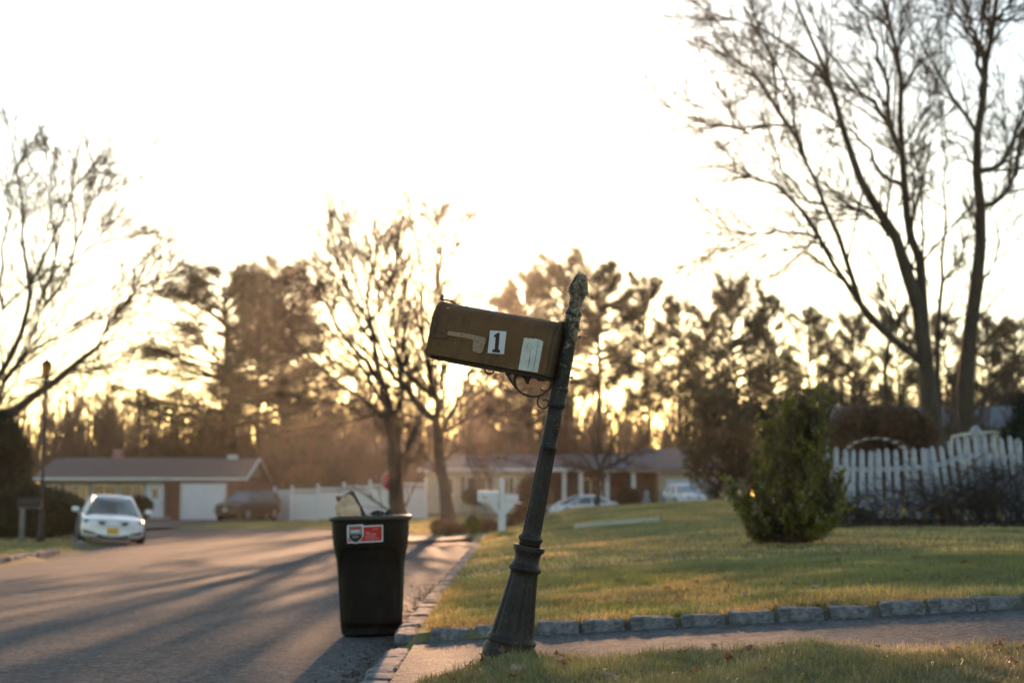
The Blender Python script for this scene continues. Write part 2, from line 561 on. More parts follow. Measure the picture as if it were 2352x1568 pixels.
# ------------------------------------------------------------------ stones of the kerbs
def stone_mesh(name, d, seed):
    r = random.Random(seed)
    m = MB()
    x, y, z = d[0] / 2, d[1] / 2, d[2]
    nxs, nys = 4, 3
    P, Fs = [], []

    def j(s=.006): return r.uniform(-s, s)
    # rounded block: bottom ring, mid ring, top ring inset, cap
    rings = [(1.0, 1.0, -.06), (1.0, 1.0, z * .55), (.985, .95, z * .86), (.90, .78, z)]
    ring_pts = [(-1, -1), (-.35, -1.04), (.35, -1.03), (1, -1), (1.02, 0), (1, 1), (.35, 1.04), (-.35, 1.03), (-1, 1), (-1.02, 0)]
    off = [(j(.009), j(.008)) for _ in ring_pts]
    for (sx, sy, zz) in rings:
        for (a, b), (ox, oy) in zip(ring_pts, off):
            P.append((a * x * sx + ox, b * y * sy + oy, zz + j(.005)))
    n = len(ring_pts)
    for k in range(3):
        for i in range(n):
            Fs.append((k * n + i, k * n + (i + 1) % n, (k + 1) * n + (i + 1) % n, (k + 1) * n + i))
    P.append((j(), j(), z + .004)); c = len(P) - 1
    for i in range(n): Fs.append((3 * n + i, 3 * n + (i + 1) % n, c))
    m.add(P, Fs)
    o = m.build(name, M_stone, None)
    me = o.data
    bpy.data.objects.remove(o)
    return me


STONES = [stone_mesh('kerb_stone', (.245, .13, .105), s) for s in range(5)]
STONES2 = [stone_mesh('kerb_stone', (.215, .15, .10), s + 9) for s in range(5)]


def kerb_row(name, line, zfun, pitch, meshes, hgt=.0, skip=None, side_j=.008, bedw=.12, sc=(1, 1, 1)):
    L = smooth_line(line, 400)
    seg = np.r_[0, np.cumsum(np.linalg.norm(np.diff(L, axis=0), axis=1))]
    n = int(seg[-1] / pitch)
    # mortar bed
    S = np.linspace(0, seg[-1], max(8, n * 2))
    C = np.c_[np.interp(S, seg, L[:, 0]), np.interp(S, seg, L[:, 1])]
    tg = np.gradient(C, axis=0); tg /= np.linalg.norm(tg, axis=1)[:, None]
    nn = np.c_[-tg[:, 1], tg[:, 0]]
    z = zfun(C[:, 0], C[:, 1])
    V = []
    for w, dz in ((-.5, -.12), (-.46, .045 + hgt * .7), (.46, .045 + hgt * .7), (.5, -.12)):
        V.append(np.c_[C + nn * w * bedw, z + dz])
    V = np.stack(V, 1)
    i = np.arange(len(S) * 4).reshape(-1, 4)
    q = np.concatenate([np.stack([i[:-1, k], i[1:, k], i[1:, k + 1], i[:-1, k + 1]], -1) for k in range(3)])
    o = mesh_np(name, V.reshape(-1, 3), [q], M_mortar)
    tag(o, kind='structure')
    r = random.Random(len(name) + n)
    for k in range(n):
        s = (k + .5) * pitch
        if skip and skip(s): continue
        x, y = np.interp(s, seg, L[:, 0]), np.interp(s, seg, L[:, 1])
        x2, y2 = np.interp(s + .05, seg, L[:, 0]), np.interp(s + .05, seg, L[:, 1])
        c = bpy.data.objects.new('kerb_stone', r.choice(meshes)); COL.objects.link(c)
        c.parent = o
        c.location = (x + r.uniform(-side_j, side_j), y + r.uniform(-side_j, side_j), float(zfun(np.array(x), np.array(y))) + hgt * 1.0 + r.uniform(-.008, .006))
        c.rotation_euler = (r.uniform(-.05, .05), r.uniform(-.03, .03), math.atan2(y2 - y, x2 - x) + r.uniform(-.03, .03) + r.choice([0, math.pi]))
        c.scale = (r.uniform(.93, 1.05) * sc[0], sc[1], sc[2])
    return o


xs = np.linspace(.12, 5.6, 12)
kerb_row('kerb', [(x, kerb_y(x) + .075) for x in xs], lambda x, y: drive_z(x, y) + .0, .288, STONES, 0.0, sc=(1.04, 1, .66))
kerb_row('kerb', [(-.50, 8.66), (-.2, 8.62), (.1, 8.58)], lambda x, y: drive_z(x, y) - .045, .27, STONES, 0.0)
kerb_row('kerb', [(-.65, 8.75), (-.65, 14), (-.65, 22), (-.63, 27.2)], lambda x, y: road_z(x, y) - .0, .27, STONES2, 0.015, bedw=.13)
kerb_row('kerb', [(-.65, 4.2), (-.65, 6), (-.65, 7.6), (-.65, 8.5)], lambda x, y: road_z(x, y) - .055, .25, STONES2, 0.02, bedw=.13)
kerb_row('kerb', [(-8.75, 12), (-8.95, 20), (-9.35, 26), (-9.95, 31.5)], lambda x, y: road_z(x, y) + .01, .29, STONES, 0.02, sc=(1.1, 1.4, 1.2))
kerb_row('kerb', [(-10.6, 35.0), (-11.0, 36.6), (-11.9, 39.5), (-12.9, 42.5), (-14.4, 46.8)], lambda x, y: road_z(x, y) + .01, .29, STONES, 0.03, sc=(1.1, 1.4, 1.3))

# pale strip on the lawn: four flat pavers in a row
pA, pB = px_ground(1322, 1212), px_ground(1518, 1196)
nrm = np.array([-(pB - pA)[1], (pB - pA)[0]]); nrm = nrm / np.linalg.norm(nrm) * .24
T_ = np.linspace(0, 1, 16)
L0 = pA[None, :2] * (1 - T_[:, None]) + pB[None, :2] * T_[:, None]
zz_ = ground_z(L0[:, 0], L0[:, 1])
Vp = []
for w_, dz in ((-1, -.03), (-.97, .075), (.97, .075), (1, -.03)):
    Vp.append(np.c_[L0 + nrm * w_, zz_ + dz])
Vp = np.stack(Vp, 1); ip = np.arange(64).reshape(16, 4)
qp = np.concatenate([np.stack([ip[:-1, k], ip[:-1, k + 1], ip[1:, k + 1], ip[1:, k]], -1) for k in range(3)] + [ip[:1], ip[-1:, ::-1]])
tag(mesh_np('path', Vp.reshape(-1, 3), [qp], mat('pale_slab', (.42, .38, .30), .8, .12, 3)), kind='structure')

# ------------------------------------------------------------------ branches
def tubes(P, Rr, k=3):
    """P (N,S,3), Rr (N,S) -> verts, quads"""
    N_, S_, _ = P.shape
    T_ = np.gradient(P, axis=1)
    T_ /= np.linalg.norm(T_, axis=2, keepdims=True) + 1e-9
    ref = np.where(np.abs(T_[..., 2:3]) > .9, np.array([1., 0, 0]), np.array([0, 0, 1.]))
    A = np.cross(T_, ref); A /= np.linalg.norm(A, axis=2, keepdims=True) + 1e-9
    B = np.cross(T_, A)
    ang = np.arange(k) * 2 * math.pi / k
    V = P[:, :, None, :] + Rr[:, :, None, None] * (np.cos(ang)[None, None, :, None] * A[:, :, None, :] + np.sin(ang)[None, None, :, None] * B[:, :, None, :])
    i = np.arange(N_ * S_ * k).reshape(N_, S_, k)
    j = np.roll(i, -1, axis=2)
    q = np.stack([i[:, :-1], j[:, :-1], j[:, 1:], i[:, 1:]], -1).reshape(-1, 4)
    return V.reshape(-1, 3), q


class Acc:
    def __init__(s): s.V, s.Q, s.n = [], [], 0

    def add(s, V, Q):
        s.V.append(V); s.Q.append(Q + s.n); s.n += len(V)

    def build(s, name, m, parent, smooth=True):
        byk = {}
        for q in s.Q: byk.setdefault(q.shape[1], []).append(q)
        return mesh_np(name, np.concatenate(s.V), [np.concatenate(v) for v in byk.values()], m, parent, smooth)


def spawn(P, Rr, n, length, ang=(.5, .9), seg=5, up=.25, rmin=.006, t0=.2, rr=.55, wob=.12, r=rng, droop=0.0, absl=None, rcap=None):
    N_, S_, _ = P.shape
    n_tot = N_ * n
    par = np.repeat(np.arange(N_), n)
    t = t0 + (.96 - t0) * r.random(n_tot)
    f = t * (S_ - 1); i = np.minimum(f.astype(int), S_ - 2); u = (f - i)[:, None]
    base = P[par, i] * (1 - u) + P[par, i + 1] * u
    tan = P[par, i + 1] - P[par, i]; tan /= np.linalg.norm(tan, axis=1, keepdims=True) + 1e-9
    br = Rr[par, i] * (1 - u[:, 0]) + Rr[par, i + 1] * u[:, 0]
    plen = np.linalg.norm(np.diff(P, axis=1), axis=2).sum(1)[par]
    rnd = r.normal(size=(n_tot, 3))
    side = rnd - (rnd * tan).sum(1, keepdims=True) * tan
    side /= np.linalg.norm(side, axis=1, keepdims=True) + 1e-9
    a = r.uniform(ang[0], ang[1], n_tot)[:, None]
    d = tan * np.cos(a) + side * np.sin(a)
    if absl is not None: L_ = absl * (1.15 - .85 * t) * r.uniform(.5, 1.2, n_tot)
    else: L_ = plen * length * (1.15 - .75 * t) * r.uniform(.6, 1.15, n_tot)
    cr = np.maximum(br * rr, rmin)
    if rcap: cr = np.minimum(cr, rcap)
    out = np.zeros((n_tot, seg, 3)); out[:, 0] = base
    step = (L_ / (seg - 1))[:, None]
    for s in range(1, seg):
        d = d + np.array([0, 0, up / seg]) + r.normal(size=(n_tot, 3)) * wob + np.array([0, 0, -droop * s / seg])
        d /= np.linalg.norm(d, axis=1, keepdims=True)
        out[:, s] = out[:, s - 1] + d * step
    rad = cr[:, None] * np.linspace(1, .35, seg)[None]
    return out, np.maximum(rad, rmin * .6)


def limbs_px(limbs, Y, spread, r, S=14):
    """limbs: list of (list of px points, start radius px, end radius px); each one starts where it meets an earlier one"""
    P, Q = [], []
    for li, (pts, r0, r1) in enumerate(limbs):
        y0 = Y
        start = None
        if li:
            a0 = np.array(pts[0], float)
            best = None
            for W, Wp in P:
                dd = np.linalg.norm(Wp - a0, axis=1); k = int(dd.argmin())
                if best is None or dd[k] < best[0]: best = (dd[k], W[k], Wp[k])
            if best[0] < 60: y0 = best[1][1]; pts = [tuple(best[2])] + list(pts[1:])
        y1 = y0 + r.uniform(-1, 1) * spread
        pp = smooth_line(pts, S)
        tt = np.linspace(0, 1, S) ** 1.2
        W = np.array([at(a, b, y0 + (y1 - y0) * t) for (a, b), t in zip(pp, tt)])
        jit = r.normal(size=(S, 3)) * .05; jit[0] = 0
        W = W + jit * np.array([1, 1, .6])
        P.append((W, pp)); Q.append((r1 + (r0 - r1) * (1 - np.linspace(0, 1, S)) ** 1.45) / F * Y * .86)
    return np.stack([w for w, _ in P]), np.stack(Q)


def bare_tree(name, loc, limbs, Y, spread, label, levels, seed=1, group=None, base_flare=1.0, cat='tree'):
    r = np.random.default_rng(seed)
    P, Rr = limbs_px(limbs, Y, spread, r)
    # run the trunk into the ground
    b = P[0, 0]
    root = empty(name, (float(b[0]), float(b[1]), gz(b[0], b[1])), 0, label, cat, group)
    off = np.array(root.location)
    Rr[0, 0] *= base_flare
    acc = Acc(); acc.add(*tubes(P - off, Rr, 10))
    acc.build('trunk', M_bark, root)
    tw = Acc()
    cur = (P, Rr)
    for lv in levels:
        k = lv.pop('k', 3)
        nxt = spawn(cur[0], cur[1], r=r, **lv)
        tw.add(*tubes(nxt[0] - off, nxt[1], k))
        cur = nxt
    tw.build('crown', M_twig, root)
    return root


def z4(l): return [(1470 + x * .625, y * .625) for x, y in l]
def zl(l): return [(x * .5077, 245 + y * .5077) for x, y in l]
def zc(l): return [(612.5 + x * .5273, 398 + y * .5273) for x, y in l]


LV = lambda a, b, c, la=2.6, up=.5, rm=.010: [
    dict(n=a, length=0, absl=la, ang=(.35, .85), seg=8, up=up * .35, rmin=rm * 2.0, t0=.08, rr=.5, wob=.05, k=4, rcap=.04),
    dict(n=b, length=.5, ang=(.35, .8), seg=6, up=up * .3, rmin=rm * 1.0, t0=.10, rr=.5, wob=.06),
    dict(n=c, length=.5, ang=(.35, .85), seg=4, up=up * .2, rmin=rm * .55, t0=.1, rr=.6, wob=.08),
    dict(n=3, length=.55, ang=(.35, .8), seg=2, up=up * .1, rmin=rm * .4, t0=.1, rr=.8, wob=.1)]

bare_tree('bare_tree', None, [
    (z4([(1085, 1850), (1075, 1560), (1040, 1250), (990, 1050), (950, 900), (870, 770), (800, 640), (750, 460), (710, 320), (640, 180), (580, 40), (540, -90)]), 26, 3),
    (z4([(1065, 1300), (1030, 1000), (990, 850), (970, 700), (965, 500), (955, 300), (930, 150), (890, 0), (870, -120)]), 15, 4),
    (z4([(1072, 1450), (1000, 1300), (860, 1190), (790, 1050), (740, 900), (690, 770), (640, 660), (585, 540), (560, 420), (520, 280), (450, 150), (380, 20)]), 11, 2.5),
    (z4([(880, 1200), (790, 1100), (700, 950), (620, 800), (520, 690), (430, 660), (300, 615), (190, 625), (110, 690)]), 9, 2),
    (z4([(740, 960), (660, 890), (600, 905), (470, 930), (350, 990), (180, 975)]), 5, 1.5),
    (z4([(650, 860), (540, 850), (430, 860), (310, 840), (200, 780)]), 5, 1.5),
    (z4([(585, 540), (500, 400), (440, 300), (380, 240), (250, 180), (100, 110)]), 6, 1.5),
    (z4([(540, 480), (450, 460), (350, 470), (180, 430), (30, 350)]), 4.5, 1.3),
    (z4([(690, 770), (600, 720), (530, 620), (440, 530), (330, 450), (220, 390)]), 5, 1.3),
    (z4([(950, 900), (880, 830), (830, 780), (740, 760), (640, 740)]), 5, 1.4),
    (z4([(965, 720), (900, 650), (840, 540), (770, 480), (700, 440), (610, 380)]), 7, 1.6),
    (z4([(945, 540), (910, 430), (850, 370), (780, 300), (690, 190), (640, 70), (590, -60)]), 8, 2),
    (z4([(710, 330), (620, 220), (520, 150), (400, 90), (300, 60), (180, 0)]), 6, 1.5),
    (z4([(960, 560), (915, 420), (890, 250), (850, 120), (790, 0), (760, -90)]), 8, 2),
    (z4([(955, 300), (920, 180), (905, 60), (910, -80)]), 6, 2),
    (z4([(560, 400), (500, 320), (470, 200), (430, 60), (400, -60)]), 4, 1.5),
    (z4([(1000, 830), (1010, 700), (1000, 560), (1060, 430), (1080, 300)]), 4, 1.2),
], 38, 2.2, 'large bare multi-stemmed tree arching left above the shrub, behind the picket fence', LV(11, 9, 6, 3.3, .5, .0105), 11, base_flare=1.25)
bare_tree('bare_tree', None, [
    (z4([(1195, 1850), (1200, 1550), (1210, 1250), (1240, 1000), (1250, 800), (1240, 600), (1250, 400), (1275, 220), (1300, 100), (1320, -60)]), 25, 6),
    (z4([(1275, 830), (1340, 720), (1390, 560), (1440, 400), (1480, 200)]), 9, 3),
    (z4([(1265, 680), (1330, 590), (1400, 440), (1450, 300), (1500, 150)]), 9, 3),
    (z4([(1240, 480), (1180, 400), (1130, 310), (1050, 200), (990, 90), (960, -20)]), 6, 1.5),
    (z4([(1250, 350), (1235, 180), (1170, 60), (1120, -30)]), 8, 2),
    (z4([(1275, 220), (1225, 120), (1200, 0), (1190, -90)]), 8, 3),
    (z4([(1295, 110), (1270, 20), (1265, -80)]), 8, 3),
    (z4([(1262, 1050), (1300, 950), (1312, 830), (1300, 700), (1320, 560)]), 4, 1.5),
    (z4([(1240, 600), (1180, 540), (1130, 520), (1060, 530), (1010, 570)]), 3.5, 1.2),
    (z4([(1300, 100), (1370, 0), (1400, -80)]), 6, 2),
    (z4([(1350, 700), (1360, 560), (1340, 440), (1330, 330)]), 4, 1.2),
], 41, 2.2, 'tall bare tree with one thick straight trunk at the right end of the picket fence', LV(11, 9, 6, 3.0, .5, .0105), 12, base_flare=1.25)
bare_tree('bare_tree', None, [
    (z4([(1100, 1850), (1095, 1500), (1090, 1200), (1110, 1050), (1112, 900), (1115, 760), (1125, 620), (1110, 480), (1105, 380)]), 9, 1.5),
    (z4([(1112, 1020), (1180, 950), (1200, 860)]), 3, 1),
    (z4([(1115, 760), (1050, 700), (1020, 600)]), 3, 1),
    (z4([(890, 1850), (905, 1400), (925, 1160), (880, 1070), (850, 930), (800, 850)]), 7, 1),
], 44, 1.6, 'thin bare sapling standing between the two large bare trees', LV(11, 7, 5, 1.5, .4, .010), 13)
bare_tree('bare_tree', None, [
    (zl([(-90, 1900), (-90, 1650), (-70, 1480), (-40, 1400), (20, 1395), (110, 1330), (210, 1265), (300, 1210), (400, 1110), (460, 1060), (500, 960), (540, 915), (610, 850), (670, 680), (780, 600)]), 22, 2),
    (zl([(-60, 1430), (0, 1280), (60, 1200), (150, 1020), (215, 870), (290, 790), (340, 650), (345, 500), (330, 400), (350, 200), (370, 70)]), 9, 2),
    (zl([(-60, 1440), (-20, 1270), (50, 1120), (120, 930), (130, 790), (110, 600), (100, 420), (60, 260), (30, 80)]), 11, 2),
    (zl([(130, 790), (200, 680), (250, 560), (330, 380), (420, 300), (490, 240)]), 5, 1.5),
    (zl([(290, 790), (350, 690), (450, 620), (560, 590), (640, 540)]), 4, 1.3),
    (zl([(80, 1160), (190, 1080), (310, 1000), (470, 920), (520, 860), (600, 740), (680, 650)]), 4.5, 1.3),
    (zl([(470, 1060), (600, 1030), (700, 1020), (840, 1010)]), 3.5, 1.2),
    (zl([(20, 1200), (-20, 1000), (60, 860), (150, 800), (270, 700)]), 4, 1.3),
    (zl([(-40, 900), (0, 700), (20, 600), (40, 500), (10, 430), (60, 300), (140, 160)]), 5, 1.4),
    (zl([(-40, 1400), (60, 1260), (130, 1230), (210, 1215)]), 4, 1),
    (zl([(-70, 1500), (-150, 1200), (-200, 900), (-180, 600), (-150, 300)]), 12, 2),
    (zl([(300, 1215), (380, 1180), (500, 1180), (600, 1160)]), 3, 1),
    (zl([(345, 640), (380, 520), (420, 420), (520, 330)]), 3.5, 1.2),
    (zl([(215, 870), (250, 640), (240, 480), (230, 300), (200, 130)]), 4, 1.3),
    (zl([(540, 915), (620, 820), (740, 760), (840, 720)]), 3, 1.1),
], 47, 2.5, 'large bare tree spreading from the left edge of the photo over the lamp post', LV(11, 9, 6, 3.4, .6, .012), 14, base_flare=1.1)
bare_tree('bare_tree', None, [
    (zc([(800, 1560), (775, 1400), (760, 1300), (748, 1150), (735, 1060), (740, 960), (700, 850), (680, 700), (690, 500), (655, 300), (610, 100)]), 20, 1.8),
    (zc([(742, 1100), (700, 1060), (620, 960), (540, 850), (470, 720), (400, 560), (290, 430), (150, 290)]), 12, 1.6),
    (zc([(735, 1080), (720, 970), (600, 860), (520, 700), (480, 540), (440, 300), (430, 170)]), 9, 1.6),
    (zc([(748, 1130), (830, 1010), (870, 900), (900, 780), (900, 600)]), 8, 1.6),
    (zc([(750, 1150), (860, 1070), (960, 1040), (1100, 950), (1180, 900)]), 6, 1.4),
    (zc([(758, 1240), (850, 1200), (910, 1240), (960, 1250)]), 4, 1.2),
    (zc([(740, 960), (770, 850), (770, 700), (800, 480), (830, 280), (830, 150)]), 6, 1.4),
    (zc([(680, 700), (620, 560), (560, 400), (570, 260)]), 5, 1.4),
    (zc([(620, 960), (560, 800), (560, 620), (540, 400)]), 5, 1.4),
    (zc([(700, 850), (760, 740), (740, 560), (760, 330), (740, 180)]), 5, 1.4),
    (zc([(690, 500), (740, 380), (720, 220), (650, 80)]), 4, 1.3),
    (zc([(880, 900), (940, 800), (960, 640)]), 4, 1.2),
], 47, 2.4, 'bare street tree with a forked trunk seen below the mailbox', LV(13, 9, 6, 3.2, .6, .013), 15, base_flare=1.3)
bare_tree('bare_tree', None, [
    (zc([(575, 1530), (572, 1490), (560, 1300), (545, 1150), (530, 1050), (500, 900), (470, 780), (440, 560), (470, 420), (460, 200)]), 27, 1.8),
    (zc([(535, 1090), (440, 1000), (300, 900), (180, 800), (50, 700)]), 8, 1.5),
    (zc([(500, 900), (380, 760), (270, 600), (200, 480), (120, 380)]), 8, 1.5),
    (zc([(562, 1290), (620, 1170), (680, 1060), (690, 960)]), 8, 1.5),
    (zc([(540, 1100), (590, 950), (600, 800), (590, 640), (600, 420)]), 8, 1.5),
    (zc([(470, 780), (400, 640), (350, 500), (300, 330), (280, 200)]), 6, 1.4),
    (zc([(520, 1000), (430, 860), (330, 740), (200, 620), (90, 540)]), 6, 1.4),
    (zc([(440, 560), (380, 430), (370, 300), (330, 190)]), 4, 1.3),
    (zc([(530, 1050), (440, 1060), (340, 1010), (200, 980), (90, 960)]), 5, 1.2),
    (zc([(460, 640), (530, 500), (520, 330), (540, 190)]), 5, 1.3),
], 51, 2.4, 'bare street tree behind the trash bin with a wide leaning crown', LV(14, 9, 6, 3.3, .55, .013), 16, base_flare=1.25)
# young bare tree in front of the long house
bare_tree('bare_tree', None, [
    ([(1376, 1175), (1376, 1120), (1372, 1070), (1365, 1020), (1350, 960), (1340, 900)], 8, 1.5),
    ([(1374, 1090), (1400, 1030), (1430, 970), (1460, 930)], 5, 1),
    ([(1374, 1100), (1330, 1040), (1300, 990), (1270, 950)], 5, 1),
    ([(1372, 1060), (1385, 990), (1395, 920), (1400, 880)], 4, 1),
    ([(1374, 1080), (1440, 1050), (1490, 1010)], 4, 1),
    ([(1374, 1085), (1310, 1065), (1255, 1030)], 4, 1),
], 62, 2.5, 'small bare tree with a low round crown before the long ranch house', LV(13, 7, 5, 1.7, .3, .010), 17)

# ---- generic bare trees for the wood behind
def proto_tree(seed, H, spreadr=.45, mt=None):
    r = np.random.default_rng(seed)
    S = 10
    z = np.linspace(0, H * .8, S)
    tr = np.c_[np.cumsum(r.normal(size=S) * .12), np.cumsum(r.normal(size=S) * .12), z][None]
    rad = np.linspace(.22, .05, S)[None] * H / 13
    a = Acc(); a.add(*tubes(tr, rad, 7))
    l1 = spawn(tr, rad, 14, 0, absl=H * spreadr, ang=(.4, .9), seg=7, up=.7, rmin=.03, t0=.3, rr=.6, wob=.10, r=r)
    a.add(*tubes(l1[0], l1[1], 4))
    b = Acc()
    l2 = spawn(l1[0], l1[1], 10, .5, seg=5, up=.4, rmin=.028, wob=.12, r=r); b.add(*tubes(*l2, 3))
    l3 = spawn(l2[0], l2[1], 8, .55, seg=3, up=.25, rmin=.022, wob=.15, r=r); b.add(*tubes(*l3, 3))
    return a, b


def place_proto(root_loc, ab, name, label, group, m1, m2, cat='tree'):
    root = empty(name, root_loc, 0, label, cat, group)
    ab[0].build('trunk', m1, root); ab[1].build('crown', m2, root)
    return root


protos = []
GROUPW = 'bare trees in the wood behind the houses'
LABW = 'bare brown tree standing in the wood behind the houses'
for s in range(3):
    ab = proto_tree(40 + s, 12.5)
    protos.append(ab)
spots = [(-33, 118, 1.0), (-41, 112, .95), (-27, 122, .95), (-48, 108, .9), (-37, 132, 1.1), (-13.5, 108, .85), (-10.5, 114, 1.1), (-7.2, 118, 1.12), (-3.6, 112, .95), (.5, 116, .7),
         (11, 113, .85), (16, 108, 1.0), (20.5, 112, .95), (24.5, 106, 1.05), (28, 112, 1.0), (33, 104, 1.0), (38, 110, 1.1), (3, 124, .9), (-18, 126, .9), (42, 104, 1.0),
         (14, 68, .62), (17, 72, .7), (20.5, 66, .66), (12.5, 104, .6), (26, 74, .75), (30, 80, .8)]
roots = [None] * 3
for i, (x, y, s) in enumerate(spots):
    k = i % 3
    if roots[k] is None:
        roots[k] = place_proto((x, y, gz(x, y)), protos[k], 'wood_tree', LABW, GROUPW, M_bark, M_twig)
        o = roots[k]
    else:
        o = copy_tree(roots[k])
    o.location = (x, y, gz(x, y) - .1); o.scale = (s, s, s); o.rotation_euler = (0, 0, random.uniform(0, 6.28))

# ---- undergrowth and far wood: one mass of stems and twigs
def wood_mass(name, area, n, hgt, seed, label, m, rmin=.02, nb=8, nt=6):
    r = np.random.default_rng(seed)
    x = r.uniform(area[0], area[1], n); y = r.uniform(area[2], area[3], n)
    z = ground_z(x, y)
    h = r.uniform(hgt[0], hgt[1], n)
    S = 6
    t = np.linspace(0, 1, S)
    P = np.stack([x[:, None] + r.normal(size=(n, 1)) * t * .8, y[:, None] + r.normal(size=(n, 1)) * t * .8, z[:, None] + h[:, None] * t], -1)
    Rr = (h[:, None] / 70) * (1.1 - t)[None] + rmin * .5
    a = Acc(); a.add(*tubes(P, Rr, 4))
    l1 = spawn(P, Rr, nb, .4, ang=(.3, .8), seg=4, up=.5, rmin=rmin, t0=.05, r=r); a.add(*tubes(*l1, 3))
    l2 = spawn(l1[0], l1[1], nt, .55, seg=3, up=.3, rmin=rmin * .8, t0=.1, r=r); a.add(*tubes(*l2, 3))
    o = a.build(name, m, None)
    return tag(o, label, 'wood', kind='stuff')


M_wood = mat('undergrowth_twigs', (.095, .062, .045), .9, .3, .3)
wood_mass('woods', (-75, 70, 150, 185), 520, (9, 15), 3, 'distant band of bare brown wood behind everything', M_wood, .06, 10, 8)
wood_mass('undergrowth', (-34, -5, 97, 112), 260, (2.5, 6.5), 4, 'brown tangle of bare undergrowth behind the white fence', M_wood, .028, 9, 7)
wood_mass('undergrowth', (-44, 8, 118, 134), 300, (5, 10), 9, 'brown bare saplings rising between the pines behind the houses', M_wood, .035, 8, 7)
wood_mass('undergrowth', (-6, 16, 106, 118), 230, (3, 7), 5, 'brown undergrowth above the roof of the long house', M_wood, .028, 9, 7)
wood_mass('undergrowth', (11, 36, 50, 75), 260, (1.8, 4.2), 6, 'dark bare thicket behind the shrub and the picket fence', M_wood, .018, 9, 7)

# ------------------------------------------------------------------ conifers
def leaf_cloud(C, size, n, spread, r, elong=1.0, flat=1.0, wid=.5):
    """n triangles round each centre"""
    N_ = len(C) * n
    c = np.repeat(C, n, 0) + r.normal(size=(N_, 3)) * np.array([spread, spread, spread * flat])
    a = r.normal(size=(N_, 3)); a /= np.linalg.norm(a, axis=1, keepdims=True)
    b = np.cross(a, r.normal(size=(N_, 3))); b /= np.linalg.norm(b, axis=1, keepdims=True)
    s = size * r.uniform(.6, 1.3, (N_, 1))
    V = np.stack([c - a * s * elong, c + b * s * wid, c + a * s * elong, c - b * s * wid], 1).reshape(-1, 3)
    q = np.arange(N_ * 4).reshape(-1, 4)
    return V, q


def pine(seed, H, clear=.35, width=.30, nbr=46, top_round=True):
    r = np.random.default_rng(seed)
    S = 12
    z = np.linspace(0, H * .97, S)
    tr = np.c_[np.cumsum(r.normal(size=S) * .08), np.cumsum(r.normal(size=S) * .08), z][None]
    rad = np.linspace(.24, .05, S)[None] * H / 15
    a = Acc(); a.add(*tubes(tr, rad, 8))
    t = clear + (1 - clear) * (np.arange(nbr) + r.random(nbr)) / nbr
    ang = r.uniform(0, 6.283, nbr)
    f = t * (S - 1); i = np.minimum(f.astype(int), S - 2); u = (f - i)[:, None]
    base = tr[0, i] * (1 - u) + tr[0, i + 1] * u
    tt = (t - clear) / (1 - clear)
    prof = np.sqrt(np.clip(1 - (tt * .95) ** 2.2, 0, 1)) * (.75 + .25 * r.random(nbr)) * np.where(tt < .15, r.uniform(.5, 1.0, nbr), 1)
    L_ = H * width * prof + .5
    d = np.c_[np.cos(ang), np.sin(ang), .05 + .75 * tt ** 2]
    d /= np.linalg.norm(d, axis=1, keepdims=True)
    SS = 6
    br = np.zeros((nbr, SS, 3)); br[:, 0] = base
    for s in range(1, SS):
        d = d + np.array([0, 0, .06]) + r.normal(size=d.shape) * .07
        d /= np.linalg.norm(d, axis=1, keepdims=True)
        br[:, s] = br[:, s - 1] + d * (L_ / (SS - 1))[:, None]
    brr = np.linspace(1, .3, SS)[None] * (.05 + .012 * L_)[:, None]
    a.add(*tubes(br, brr, 4))
    l2 = spawn(br, brr, 9, .36, ang=(.5, 1.1), seg=5, up=.15, rmin=.018, t0=.22, r=r)
    a.add(*tubes(*l2, 3))
    tips = np.concatenate([l2[0][:, 1:].reshape(-1, 3), br[:, 3:].reshape(-1, 3)])
    b = Acc(); b.add(*leaf_cloud(tips, .13, 11, .19, r, elong=1.5, flat=.55, wid=.16))
    return a, b


pine_protos = [pine(60, 16.5, .42, .26, 52), pine(61, 17.5, .50, .24, 44), pine(62, 15, .20, .34, 74)]
pine_roots = [None] * 3


def put_pine(k, px, pytop, Y, label, group=None, rot=None, wx=1.0):
    p = at(px, 1130, Y)
    g = gz(p[0], Y)
    top = at(px, pytop, Y)[2]
    H = [16.5, 17.5, 15][k]
    s = (top - g) / H
    if pine_roots[k] is None:
        o = place_proto((0, 0, 0), pine_protos[k], 'pine_tree', label, group, M_pbark, M_needle); pine_roots[k] = o
    else:
        o = copy_tree(pine_roots[k]); o['label'] = label
        if group: o['group'] = group
    o.location = (p[0], Y, g - .1); o.scale = (s * wx, s * wx, s); o.rotation_euler = (0, 0, rot if rot is not None else random.uniform(0, 6.28))
    return o


put_pine(2, 548, 635, 104, 'broad pine with long low boughs reaching left, above the left ranch house', rot=.3, wx=1.42)
put_pine(2, 640, 630, 108, 'tall pine directly right of the broad low-boughed pine', wx=.95, rot=2.1)
put_pine(1, 585, 660, 100, 'slim pine trunk between the two pines behind the left house', wx=.7)
PR = []
GP = 'pines in a row behind the long house'
for k, px, py, Y, wx in ((0, 1290, 600, 112, .9), (1, 1385, 612, 108, .9), (2, 1225, 645, 116, .75), (0, 1172, 690, 118, .5), (0, 1490, 648, 110, .75), (1, 1558, 690, 114, .7), (2, 1700, 655, 110, .75), (0, 1775, 690, 106, .7),
                         (1, 1870, 715, 112, .8), (2, 1960, 735, 118, .7), (0, 2065, 720, 110, .75), (1, 2175, 722, 116, .8), (2, 2290, 745, 112, .8), (0, 1630, 720, 120, .7), (1, 2340, 735, 120, .8)):
    PR.append((px, put_pine(k, px, py, Y, 'dark pine', GP, wx=wx)))
